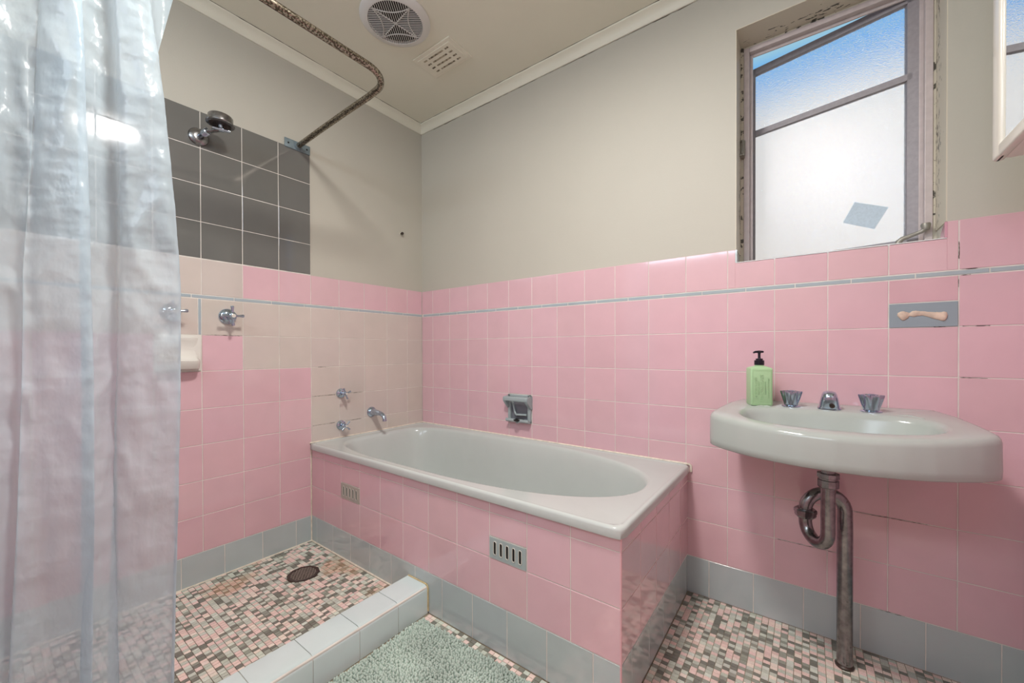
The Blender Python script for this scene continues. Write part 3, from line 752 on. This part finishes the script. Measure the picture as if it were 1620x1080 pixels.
# outline is sampled by rays from the basin centre
BC = (bcx, -.245)
def ray_poly(poly, t):
    dx, dy = math.cos(t), math.sin(t); best = None; n = len(poly)
    for i in range(n):
        x1_, y1_ = poly[i]; x2_, y2_ = poly[(i+1) % n]; ex_, ey_ = x2_-x1_, y2_-y1_; den = dx*ey_-dy*ex_
        if abs(den) < 1e-12: continue
        k = ((x1_-BC[0])*ey_-(y1_-BC[1])*ex_)/den; m_ = ((x1_-BC[0])*dy-(y1_-BC[1])*dx)/den
        if k > 0 and -1e-9 <= m_ <= 1+1e-9: best = k if best is None else max(best, k)
    return BC[0]+dx*best, BC[1]+dy*best
NB_ = 180; bang = sorted([2*math.pi*k/NB_ for k in range(NB_)]+[math.atan2(p[1]-BC[1], p[0]-BC[0]) % (2*math.pi) for p in (ol[0], ol[-1])])
def rimz(y): return .838-.030*min(1, max(0, -y)/.46)**1.3
def BO(ins, dz, zabs=None):
    out = []
    for t in bang:
        x, y = ray_poly(ol, t); L = math.hypot(x-BC[0], y-BC[1]); wallf = 1 if y < -.004 else 0
        x2, y2 = x-(x-BC[0])/L*ins, y-(y-BC[1])/L*ins
        if y > -.004: y2 = y; x2 = x-(x-BC[0])/L*ins if abs(x-bcx) > .262 else x
        out.append((x2, y2, (rimz(y)+dz) if zabs is None else zabs))
    return out
def BI(hx, hyb, hyf, z, nx=2.5, cy=-.262, dzr=None):
    out = []
    for t in bang:
        dx, dy = math.cos(t), math.sin(t); lo, hi = 0, 1
        for _ in range(36):
            m_ = (lo+hi)/2; px, py = BC[0]+dx*m_-bcx, BC[1]+dy*m_-cy; hy = hyb if py > 0 else hyf; q = 3.0 if py > 0 else 2.3
            if abs(px/hx)**q+abs(py/hy)**q <= 1: lo = m_
            else: hi = m_
        y = BC[1]+dy*lo; out.append((BC[0]+dx*lo, y, z if dzr is None else rimz(y)+dzr))
    return out
bm = NB()
loft(bm, [BO(.05, 0, .722), BO(.004, 0, .713), BO(.0, 0, .716), BO(-.001, 0, .735), BO(.0, -.019), BO(.0015, -.012), BO(.005, -.006), BO(.011, -.002), BO(.020, 0), 
          BI(.242, .118, .150, 0, dzr=.001), BI(.234, .111, .143, 0, dzr=-.001), BI(.228, .105, .138, 0, dzr=-.006), BI(.222, .100, .133, 0, dzr=-.016), BI(.205, .090, .122, .765), BI(.17, .074, .100, .735), BI(.11, .05, .068, .716), BI(.035, .018, .022, .708)])
obj('bowl', bm, MT['sink'], bs, 75)
# two raised soap ledge ripples at the back right and left rim
bm = NB(); lathe(bm, [(.0, 0), (.024, .0), (.024, .003), (.012, .005), (0, .003)], (bcx, -.262, .707), n=24); obj('waste', bm, MT['chrome'], bs, 40)
bm = NB(); box(bm, (bcx-.15, -.36, .700), (bcx+.15, -.0, .724), bev=.01); lathe(bm, [(.05, .0), (.045, -.0)], (2.108, -.25, .700)) if False else None
obj('underside', bm, MT['sink'], bs, 40)
for s in (-1, 1):
    bm = NB(); pts = [(bcx+s*(.150+.06*q), -.135-.035*q*q-.006*math.sin(q*math.pi*3), rimz(-.15)-.0015) for q in [i/14 for i in range(15)]]
    tube(bm, pts, [.002+.0045*math.sin(math.pi*(i+.5)/15) for i in range(15)], 10); obj('soap_ridge', bm, MT['sink'], bs, 80)

# basin taps: fluted crown handles
def crown_tap(x, y, label):
    z = rimz(y)
    t = thing('basin_tap', label, 'tap', (x, y, z), 'fluted basin taps')
    bm = NB(); lathe(bm, [(.027, -.001), (.027, .002), (.024, .0045), (.016, .006), (.0, .006)], (x, y, z), n=32); obj('base', bm, MT['chrome'], t, 35)
    bm = NB(); rings = []
    for h, r0, am in ((.004, .0185, .0), (.012, .0195, .0012), (.024, .0215, .0030), (.038, .0240, .0045), (.049, .0262, .0055), (.053, .0258, .0055), (.053, .021, .004), (.049, .018, .002), (.049, .001, 0)):
        rings.append([(x+(r0+am*math.cos(a*6))*math.cos(a), y+(r0+am*math.cos(a*6))*math.sin(a), z+h) for a in [2*math.pi*k/72 for k in range(72)]])
    loft(bm, rings, True, True); obj('handle', bm, MT['chrome'], t, 40)
    bm = NB(); lathe(bm, [(.009, .048), (.009, .054), (.006, .056), (0, .056)], (x, y, z), n=24); obj('cap', bm, MT['chrome'], t, 35)
crown_tap(2.014, -.108, 'left chrome fluted basin tap, next to the green bottle')
crown_tap(2.218, -.108, 'right chrome fluted basin tap, with the grimy base ring')
sp = thing('basin_spout', 'short stubby chrome spout between the two basin taps', 'spout', (bcx, -.09, .836))
bm = NB(); z = rimz(-.10)
def sec(y, w, h, zc, n=20): return [(bcx+w*math.copysign(abs(math.cos(a))**.8, math.cos(a)), y, zc+h*math.copysign(abs(math.sin(a))**.8, math.sin(a))) for a in [2*math.pi*k/n for k in range(n)]]
bm2 = NB()
lp = []
for h, w, d0, d1 in ((0, .031, -.135, -.070), (.004, .031, -.135, -.070), (.006, .028, -.136, -.072), (.020, .0255, -.140, -.074), (.036, .0225, -.143, -.078), (.048, .0195, -.141, -.082), (.055, .016, -.134, -.088), (.058, .009, -.122, -.098)):
    cy_ = (d0+d1)/2; hy = (d1-d0)/2
    lp.append([(bcx+w*math.copysign(abs(math.cos(a))**.7, math.cos(a)), cy_+hy*math.copysign(abs(math.sin(a))**.7, math.sin(a)), z+h) for a in [2*math.pi*k/36 for k in range(36)]])
loft(bm2, lp, True, True); obj('spout_body', bm2, MT['chrome'], sp, 50); bm.free()
bm = NB(); lathe(bm, [(.007, 0), (.007, .004), (.005, .004), (.005, .001), (0, .001)], (bcx+.006, -.1405, z+.014), (0, -1, -.12), 20); obj('aerator', bm, MT['iron'], sp, 40)
# basin waste pipes
pp = thing('waste_pipe', 'grey metal trap and waste pipe below the basin', 'pipe', (2.155, -.12, .02))
A = Vector((2.109, -.25, 0)); B = Vector((2.054, -.172, 0)); Cc = Vector((2.155, -.125, 0))
def ubend(P, Q, z, sgn, n=14):
    m_ = (P+Q)/2; h = (Q-P).length/2; e1 = (P-Q).normalized()
    return [m_+e1*h*math.cos(math.pi*i/n)+Vector((0, 0, z+sgn*h*math.sin(math.pi*i/n))) for i in range(n+1)]
rp_ = .0180
bm = NB(); tube(bm, [A+Vector((0, 0, .70)), A+Vector((0, 0, .60))]+ubend(A, B, .478, -1)+[B+Vector((0, 0, .505))], rp_, 28); obj('trap', bm, MT['oldchrome'], pp, 50)
bm = NB(); tube(bm, [B+Vector((0, 0, .53))]+ubend(B, Cc, .565, 1)+[Cc+Vector((0, 0, .45)), Cc+Vector((0, 0, .02))], [rp_]*17+[.0245], 28) if False else tube(bm, [B+Vector((0, 0, .50))]+ubend(B, Cc, .513, 1)+[Cc+Vector((0, 0, .45)), Cc+Vector((0, 0, .2)), Cc+Vector((0, 0, .019))], [rp_]+[rp_+.0015*i/14 for i in range(15)]+[.0205, .0205, .0205], 28)
obj('down_pipe', bm, MT['oldchrome'], pp, 50)
bm = NB(); lathe(bm, [(.018, -.008), (.027, -.008), (.029, -.003), (.029, .004), (.031, .005), (.031, .014), (.028, .018), (.018, .018)], B+Vector((0, 0, .497)), n=8); obj('slip_nut', bm, MT['oldchrome'], pp, 20)
bm = NB(); lathe(bm, [(.017, -.006), (.024, -.006), (.027, -.003), (.027, .016), (.024, .018), (.024, .022), (.028, .024), (.028, .036), (.017, .036)], A+Vector((0, 0, .622)), n=10); lathe(bm, [(.036, .0), (.036, .006), (.02, .006)], A+Vector((0, 0, .694)), n=24)
obj('top_nut', bm, MT['oldchrome'], pp, 20)
bm = NB(); lathe(bm, [(.024, 0), (.025, .006), (.0215, .010), (.0208, .012)], Cc+Vector((0, 0, .0195)), n=24); obj('base_ring', bm, MT['iron'], pp, 40)

# ------------------------------------------------------------------ soap bottle
bt = thing('soap_bottle', 'pale green square pump soap bottle standing on the basin', 'soap bottle', (1.922, -.125, rimz(-.12)))
bz = rimz(-.12); org = Vector((1.922, -.118, bz)); rot = Matrix.Rotation(R(20), 3, 'Z')
def loc(x, y, z): return org+rot @ Vector((x, y, z))
bm = NB(); lps = []; w, dpt, hb = .034, .030, .137
def rr2(hx, hy, r, z, n=5):
    out = []
    for sx_, sy_, a0 in ((1, 1, 0), (-1, 1, 90), (-1, -1, 180), (1, -1, 270)):
        for k in range(n+1):
            a = R(a0+90*k/n); out.append(loc(sx_*(hx-r)+r*math.cos(a), sy_*(hy-r)+r*math.sin(a), z))
    return out
for hx, hy, r, z in ((w-.006, dpt-.006, .004, 0), (w-.002, dpt-.002, .005, .001), (w, dpt, .005, .005), (w, dpt, .005, hb-.010), (w-.001, dpt-.001, .005, hb-.007), (w-.006, dpt-.005, .005, hb-.004), (.016, .016, .0155, hb+.001), (.0135, .0135, .0134, hb+.002), (.0135, .0135, .0134, hb+.006)):
    lps.append(rr2(hx, hy, r, z))
loft(bm, lps, True, True); obj('body', bm, MT['bottle'], bt, 45)
bm = NB()  # raised border on the front face
for a, b in (((-w+.006, .008), (w-.006, .008)), ((-w+.006, hb-.014), (w-.006, hb-.014)), ((-w+.006, .008), (-w+.006, hb-.014)), ((w-.006, .008), (w-.006, hb-.014))):
    tube(bm, [loc(a[0], -dpt, a[1]), loc(b[0], -dpt, b[1])], .0009, 6)
obj('border', bm, MT['bottle'], bt, 60)
def text(body, size, x, parent, zc=.062, ext=.0011):
    cu = bpy.data.curves.new('t', 'FONT'); cu.body = body; cu.size = size; cu.extrude = ext; cu.align_x = 'CENTER'; cu.align_y = 'CENTER'; cu.bevel_depth = .0001
    to = bpy.data.objects.new('t', cu); COL.objects.link(to); bpy.context.view_layer.update()
    me = bpy.data.meshes.new_from_object(to.evaluated_get(bpy.context.evaluated_depsgraph_get())); bpy.data.objects.remove(to)
    me.name = 'lettering'; me.materials.clear(); me.materials.append(MT['bottle'])
    # text reads upwards: local x -> z, local y -> -x, local z -> -y
    m_ = Matrix(((0, -1, 0), (0, 0, -1), (1, 0, 0)))
    for v in me.vertices: p = m_ @ v.co; v.co = loc(p.x+x, p.y-dpt, p.z+zc)
    o = bpy.data.objects.new('lettering', me); COL.objects.link(o); o.parent = parent; o.matrix_parent_inverse = parent.matrix_world.inverted()
text('AUSTRALIAN', .0125, -.0185, bt); text('NATURAL SOAP', .0065, -.0095, bt); text('LEMONGRASS', .0150, .0005, bt); text('& LEMON MYRTLE', .0055, .0105, bt); text('HAND & BODY WASH', .0068, .0205, bt)
bm = NB(); ctr = loc(0, 0, 0)
lathe(bm, [(.015, hb+.004), (.0155, hb+.005), (.0155, hb+.020), (.011, hb+.021), (.011, hb+.026), (.005, hb+.027), (.0042, hb+.030), (.0042, hb+.044), (.006, hb+.047), (.0055, hb+.051), (0, hb+.052)], ctr, n=32)
hd_ = rot @ Vector((-.95, -.3, 0)); tube(bm, [ctr+Vector((0, 0, hb+.050))-hd_*.014, ctr+Vector((0, 0, hb+.0505)), ctr+Vector((0, 0, hb+.050))+hd_*.014, ctr+Vector((0, 0, hb+.047))+hd_*.021], [.0035, .0045, .004, .003], 12)
obj('pump', bm, MT['black'], bt, 40)

# ------------------------------------------------------------------ window_1
w1 = bpy.data.objects.new('window_1', None); COL.objects.link(w1); struct(w1); w1.location = (2.116, .14, WZ0); w1.matrix_world = Matrix.Translation(w1.location)
FD = .13; fx0, fx1, fz0, fz1 = 1.846, 2.391, WZ0, 2.262
bm = NB()
def prof_frame(bm, x0, x1, z0, z1, y0, y1, wd):
    box(bm, (x0, y0, z0), (x0+wd, y1, z1), bev=.002); box(bm, (x1-wd, y0, z0), (x1, y1, z1), bev=.002)
    box(bm, (x0+wd, y0, z1-wd), (x1-wd, y1, z1), bev=.002); box(bm, (x0+wd, y0, z0), (x1-wd, y1, z0+wd), bev=.002)
prof_frame(bm, fx0, fx1, fz0, fz1, FD-.005, FD+.020, .020)
prof_frame(bm, fx0+.004, fx1-.004, fz0+.004, fz1-.004, FD+.020, FD+.028, .026)
obj('window_frame', bm, MT['frame'], w1)
bm = NB(); box(bm, (WX0, FD, WZ0-.001), (fx0, FD+.034, WZ1)); box(bm, (fx1, FD, WZ0-.001), (WX1, FD+.034, WZ1)); box(bm, (fx0, FD, fz1), (fx1, FD+.034, WZ1)); obj('frame_putty', bm, MT['mould'], w1)
# sash, hinged on the right and swung outwards
hx_, hy_ = fx1-.020, FD+.022; th_ = R(-12.3)
def SP(u, d, z):   # u = distance from the hinge towards the left, d = outward depth
    return Vector((hx_-u*math.cos(th_)-d*math.sin(-th_)*-1*-1, hy_-u*math.sin(th_)+d*math.cos(th_), z))
def sbox(bm, u0, u1, d0, d1, z0, z1):
    P = [SP(u, d, z) for z in (z0, z1) for (u, d) in ((u0, d0), (u1, d0), (u1, d1), (u0, d1))]
    v = [bm.verts.new(p) for p in P]
    for f in ((0, 1, 2, 3), (4, 5, 6, 7), (0, 1, 5, 4), (1, 2, 6, 5), (2, 3, 7, 6), (3, 0, 4, 7)): bm.faces.new([v[i] for i in f])
    bmesh.ops.recalc_face_normals(bm, faces=bm.faces)
SW = fx1-fx0-.018; sz0, sz1 = fz0+.014, fz1-.014
bm = NB(); wd = .026
sbox(bm, 0, wd+.012, 0, .022, sz0, sz1); sbox(bm, SW-.020, SW, 0, .022, sz0, sz1); sbox(bm, 0, SW, 0, .022, sz0, sz0+wd); sbox(bm, 0, SW, 0, .022, sz1-wd, sz1)
sa = obj('sash', bm, MT['sash'], w1)
bm = NB(); zb_ = 1.968; sbox(bm, wd, SW-.018, 0, .020, zb_-.011, zb_+.011); obj('glazing_bar', bm, MT['sash'], w1)
bm = NB(); sbox(bm, wd*.5, SW-.010, .010, .013, sz0+.01, sz1-.01); obj('glass', bm, MT['glass'], w1)
# stay handle at the bottom right, latch on the left
bm = NB(); tube(bm, [(2.302, FD-.012, WZ0+.002), (2.308, FD-.016, WZ0+.026), (2.316, FD-.018, WZ0+.034), (2.345, FD-.020, WZ0+.044), (2.362, FD-.022, WZ0+.050), (2.371, FD-.024, WZ0+.060)], [.010, .009, .0075, .006, .006, .009], 12)
lathe(bm, [(.0, -.004), (.009, -.004), (.013, .012), (.011, .017), (0, .018)], (2.371, FD-.024, WZ0+.058), n=20); obj('window_stay', bm, MT['stay'], w1, 40)
bm = NB(); box(bm, (WX0+.003, .088, 1.815), (WX0+.018, .124, 1.822)); box(bm, (WX0+.003, .112, 1.822), (WX0+.020, .122, 1.884), bev=.002)
tube(bm, [(WX0+.006, .115, 1.880), (WX0+.014, .09, 1.875), (WX0+.016, .082, 1.85), (WX0+.012, .080, 1.820)], .003, 8); obj('latch', bm, MT['stay'], w1, 40)
# sticker on the glass (blue-grey square, tilted, small nick)
bm = NB(); STK = [tuple(SP(u, .0085, z)) for u, z in ((.174, 1.578), (.082, 1.534), (.119, 1.465), (.208, 1.510))]   # pane coordinates in metres
f = [bm.verts.new(p) for p in STK]; b_ = [bm.verts.new(Vector(p)+(SP(0, -.0006, 0)-SP(0, 0, 0))) for p in STK]
bm.faces.new(f); bm.faces.new(b_[::-1])
for k in range(4): bm.faces.new((f[k], b_[k], b_[(k+1) % 4], f[(k+1) % 4]))
bmesh.ops.recalc_face_normals(bm, faces=bm.faces)
stm = mat('faded_sticker', (186, 202, 214), .6, noise=.06, nscale=150)
tag(obj('sticker', bm, stm), 'tilted blue grey square sticker on the frosted window pane', 'sticker')

# ------------------------------------------------------------------ assumed window added in the front wall, with fill light
w2 = bpy.data.objects.new('fill_window', None); COL.objects.link(w2); struct(w2); w2.location = (1.45, YF-.1, VZ0); w2.matrix_world = Matrix.Translation(w2.location)
bm = NB(); prof_frame(bm, V0, V1, VZ0, VZ1, YF-.12, YF-.07, .035); box(bm, ((V0+V1)/2-.015, YF-.12, VZ0), ((V0+V1)/2+.015, YF-.07, VZ1)); obj('window_frame', bm, MT['frame'], w2)
pa = bpy.data.lights.new('window_portal', 'AREA'); pa.shape = 'RECTANGLE'; pa.size = V1-V0; pa.size_y = VZ1-VZ0; pa.cycles.is_portal = True
po = bpy.data.objects.new('window_portal', pa); COL.objects.link(po); po.location = ((V0+V1)/2, YF-.24, (VZ0+VZ1)/2); po.rotation_euler = (R(90), 0, 0)
da = bpy.data.lights.new('fill_light', 'AREA'); da.shape = 'RECTANGLE'; da.size = V1-V0; da.size_y = VZ1-VZ0; da.energy = FILL; da.color = (.80, .90, 1)  # added area light that brightens the room from behind the camera
do = bpy.data.objects.new('fill_light', da); COL.objects.link(do); do.location = ((V0+V1)/2, YF-.13, (VZ0+VZ1)/2); do.rotation_euler = (R(90), 0, 0)
pa = bpy.data.lights.new('window_portal', 'AREA'); pa.shape = 'RECTANGLE'; pa.size = WX1-WX0; pa.size_y = WZ1-WZ0; pa.cycles.is_portal = True
po = bpy.data.objects.new('window_portal', pa); COL.objects.link(po); po.location = ((WX0+WX1)/2, .40, (WZ0+WZ1)/2); po.rotation_euler = (R(-90), 0, 0)

# ------------------------------------------------------------------ mirror cabinet
mc = thing('mirror_cabinet', 'white plastic mirror cabinet at the right edge, above the basin', 'cabinet', (2.5, -.5, 1.49))
cx0, cy1, cz0 = 2.418, -.285, 1.482
bm = NB(); box(bm, (cx0+.012, cy1-.50, cz0), (XR+.002, cy1, cz0+.62), bev=.014, seg=4); obj('cabinet_body', bm, MT['cab'], mc, 40)
bm = NB(); fy0, fy1, fz0_, fz1_ = cy1-.50, cy1, cz0, cz0+.62; fwid = .030
for a, b in (((cx0, fy1-.046, fz0_-.001), (cx0+.016, fy1, fz1_)), ((cx0, fy0, fz0_+.002), (cx0+.016, fy0+fwid, fz1_)), ((cx0+.0006, fy0, fz0_-.001), (cx0+.020, fy1+.0006, fz0_+fwid)), ((cx0, fy0+.01, fz1_-fwid), (cx0+.016, fy1-.01, fz1_))): box(bm, a, b, bev=.006, seg=3)
dr = obj('door', bm, MT['cab'], mc, 40)
bm = NB(); box(bm, (cx0+.006, fy0+.02, fz0_+.02), (cx0+.010, fy1-.040, fz1_-.02)); obj('mirror', bm, MT['mirror'], dr)

# ------------------------------------------------------------------ ceiling fittings
fan = thing('exhaust_fan', 'round white ceiling exhaust fan with slotted grille', 'exhaust fan', (.575, -.645, ZC))
fc = Vector((.578, -.640, ZC)); fr_ = .152
bm = NB(); lathe(bm, [(.0, .0), (fr_, .0), (fr_+.001, -.004), (fr_-.004, -.009), (fr_-.020, -.014), (.123, -.017), (.119, -.017), (.117, -.010), (.117, -.004)], fc, n=64)
obj('rim', bm, MT['white'], fan, 30)
bm = NB(); lathe(bm, [(0, -.0045), (.117, -.0045), (.117, -.003), (0, -.003)], fc, n=48); obj('cavity', bm, MT['dark'], fan)
bm = NB(); ra = R(38); GR = .118; gz = ZC-.0165
def g2(x, y): return (fc.x+x*math.cos(ra)-y*math.sin(ra), fc.y+x*math.sin(ra)+y*math.cos(ra))
def slat(p, q, wd_, z0_, z1_):
    p = Vector(p); q = Vector(q); d_ = (q-p); 
    if d_.length < .004: return
    n_ = Vector((-d_.y, d_.x)).normalized()*wd_/2
    cs = [p+n_, q+n_, q-n_, p-n_]; lo = [bm.verts.new((c.x, c.y, z0_)) for c in cs]; hi = [bm.verts.new((c.x, c.y, z1_)) for c in cs]
    bm.faces.new(lo[::-1]); bm.faces.new(hi)
    for k in range(4): bm.faces.new((lo[k], lo[(k+1) % 4], hi[(k+1) % 4], hi[k]))
step = .0094; n = int(GR/step)
for i in range(-n, n+1):
    h = i*step; L = math.sqrt(max(0, GR**2-h*h))
    a = abs(h)   # sector limits: slats run across quadrant where |other| > |h|
    for s in (-1, 1):
        if L > a:
            slat(g2(s*a, h), g2(s*L, h), .0024, gz, gz+.0025)     # left / right sectors: slats along x
            slat(g2(h, s*a), g2(h, s*L), .0024, gz, gz+.0025)     # front / back sectors: slats along y
obj('slats', bm, MT['white'], fan)
bm = NB(); dq = GR*math.sqrt(.5)
for s in (-1, 1): slat(g2(-dq*1.0, -dq*s), g2(dq, dq*s), .0028, gz-.001, gz+.003)
for k in range(4):   # four bowed ribs
    base = math.pi/2*k; prev = None
    for i in range(-10, 11):
        t = i/10; yv = t*GR*.70; xv = GR*(.50+.20*t*t) ; x_, y_ = xv*math.cos(base)-yv*math.sin(base), xv*math.sin(base)+yv*math.cos(base)
        c = g2(x_, y_)
        if prev: slat(prev, c, .0026, gz-.001, gz+.003)
        prev = c
obj('ribs', bm, MT['white'], fan)
# plaster wall vent on the ceiling
cv = thing('ceiling_vent', 'cream rectangular ceiling vent with short slots', 'vent', (.572, -.356, ZC))
vx0, vx1, vy0, vy1 = .443, .706, -.437, -.272
bm = NB(); box(bm, (vx0, vy0, ZC-.006), (vx1, vy1, ZC+.001), bev=.003); box(bm, (vx0+.02, vy0+.018, ZC-.009), (vx1-.02, vy1-.018, ZC-.004), bev=.002); obj('plate', bm, MT['vent'], cv)
bm = NB(); 
for r_ in range(4):
    yc = vy0+.040+r_*.0283
    for (xa, xb) in ((.045, .068), (.082, .180), (.195, .218)):
        box(bm, (vx0+xa, yc-.0045, ZC-.0094), (vx0+xb, yc+.0045, ZC-.0088))
obj('slots', bm, mat('slot_dirt', (172, 162, 140), .8, noise=.0, spots=((70, 60, 46), 70, .5, .8)), cv)
# ceiling lamp (outside the photo)
LX, LY = 1.46, -1.27
lm = thing('ceiling_lamp', 'round opal glass ceiling lamp behind the frame', 'ceiling lamp', (LX, LY, ZC))
bm = NB(); lathe(bm, [(0, 0), (.12, 0), (.122, -.012), (.116, -.016), (0, -.016)], (LX, LY, ZC), n=40); obj('base', bm, MT['white'], lm, 30)
em = bpy.data.materials.new('opal_glow'); em.use_nodes = True; em.node_tree.nodes['Principled BSDF'].inputs['Emission Color'].default_value = (1, .91, .80, 1); em.node_tree.nodes['Principled BSDF'].inputs['Emission Strength'].default_value = 6
bm = NB(); lathe(bm, [(.110, -.014), (.108, -.035), (.090, -.058), (.055, -.073), (.0, -.080)], (LX, LY, ZC), n=40); obj('opal_shade', bm, em, lm, 60)
la = bpy.data.lights.new('lamp_light', 'AREA'); la.shape = 'DISK'; la.size = .28; la.energy = LAMP; la.color = (1, .965, .915); la.spread = R(180)
lo = bpy.data.objects.new('lamp_light', la); COL.objects.link(lo); lo.location = (LX, LY, ZC-.083)

# ------------------------------------------------------------------ floor drain
dn = thing('floor_drain', 'dark metal floor grate set in the shower mosaic', 'drain', (.282, -.917, .047))
bm = NB(); dc = (.282, -.917, .0455)
lathe(bm, [(.052, .0), (.066, .0), (.066, .003), (.063, .0045), (.054, .004), (.051, .003), (.051, 0)], dc, n=10); obj('rim', bm, MT['iron'], dn, 25)
bm = NB(); lathe(bm, [(0, -.004), (.054, -.004), (.054, .0005), (0, .0005)], dc, n=24); obj('pit', bm, MT['dark'], dn)
bm = NB()
for i in range(-4, 5):
    for sgn in (1, -1):
        h = i*.0115; L = math.sqrt(max(0, .053**2-h*h)); an = R(45*sgn+8)
        p = (dc[0]-L*math.cos(an)-h*math.sin(an), dc[1]-L*math.sin(an)+h*math.cos(an)); q = (dc[0]+L*math.cos(an)-h*math.sin(an), dc[1]+L*math.sin(an)+h*math.cos(an))
        slat(p, q, .0035, .0462, .0490)
obj('grate', bm, mat('grate_metal', (150, 138, 128), .45, .3, noise=.2, nscale=90), dn)

# ------------------------------------------------------------------ bath mat
bmx = thing('bath_mat', 'green chenille bath mat on the floor in front of the bath', 'bath mat', (1.17, -1.2, .02))
mx0, mx1, my0, my1 = .912, 1.432, -1.58, -.785
bm = NB(); box(bm, (mx0, my0, .0205), (mx1, my1, .028), bev=.003); obj('backing', bm, MT['matg'], bmx)
bm = NB(); step = .0085
y = my1-.003
def nub(cx_, cy_, r_, h):
    seg = 6; tilt_ = (random.uniform(-.003, .003), random.uniform(-.003, .003))
    prev = None
    for hh, rr_ in ((.0, r_*.85), (h*.45, r_*1.05), (h*.8, r_*.85), (h, r_*.35)):
        cur = [bm.verts.new((cx_+tilt_[0]*hh/h+rr_*math.cos(2*math.pi*k/seg), cy_+tilt_[1]*hh/h+rr_*math.sin(2*math.pi*k/seg), .027+hh)) for k in range(seg)]
        if prev:
            for k in range(seg): bm.faces.new((prev[k], prev[(k+1) % seg], cur[(k+1) % seg], cur[k]))
        prev = cur
    bm.faces.new(prev)
while y > my0+.003:
    x = mx0+.003
    while x < mx1-.003:
        nub(x+random.uniform(-.0018, .0018), y+random.uniform(-.0014, .0014), random.uniform(.0036, .0048), random.uniform(.009, .014)+.003*math.sin(x*31)*math.sin(y*23)); x += step*.95
    y -= step
pile = obj('pile', bm, MT['matg'], bmx, 180); pile['kind'] = 'stuff'

# ------------------------------------------------------------------ outside
nb = thing('neighbour_house', 'pale sunlit wall of the house outside the frosted window', 'building', (2, 3.2, 0))
bm = NB(); box(bm, (-5, 3.0, -1), (9, 3.4, WALLTOP)); obj('wall', bm, MT['ext'], nb)
bm = NB(); box(bm, (-12, .26, -1.0), (14, 12, -.9)); g = struct(obj('ground', bm, mat('outside_ground', (150, 142, 128), .9)))
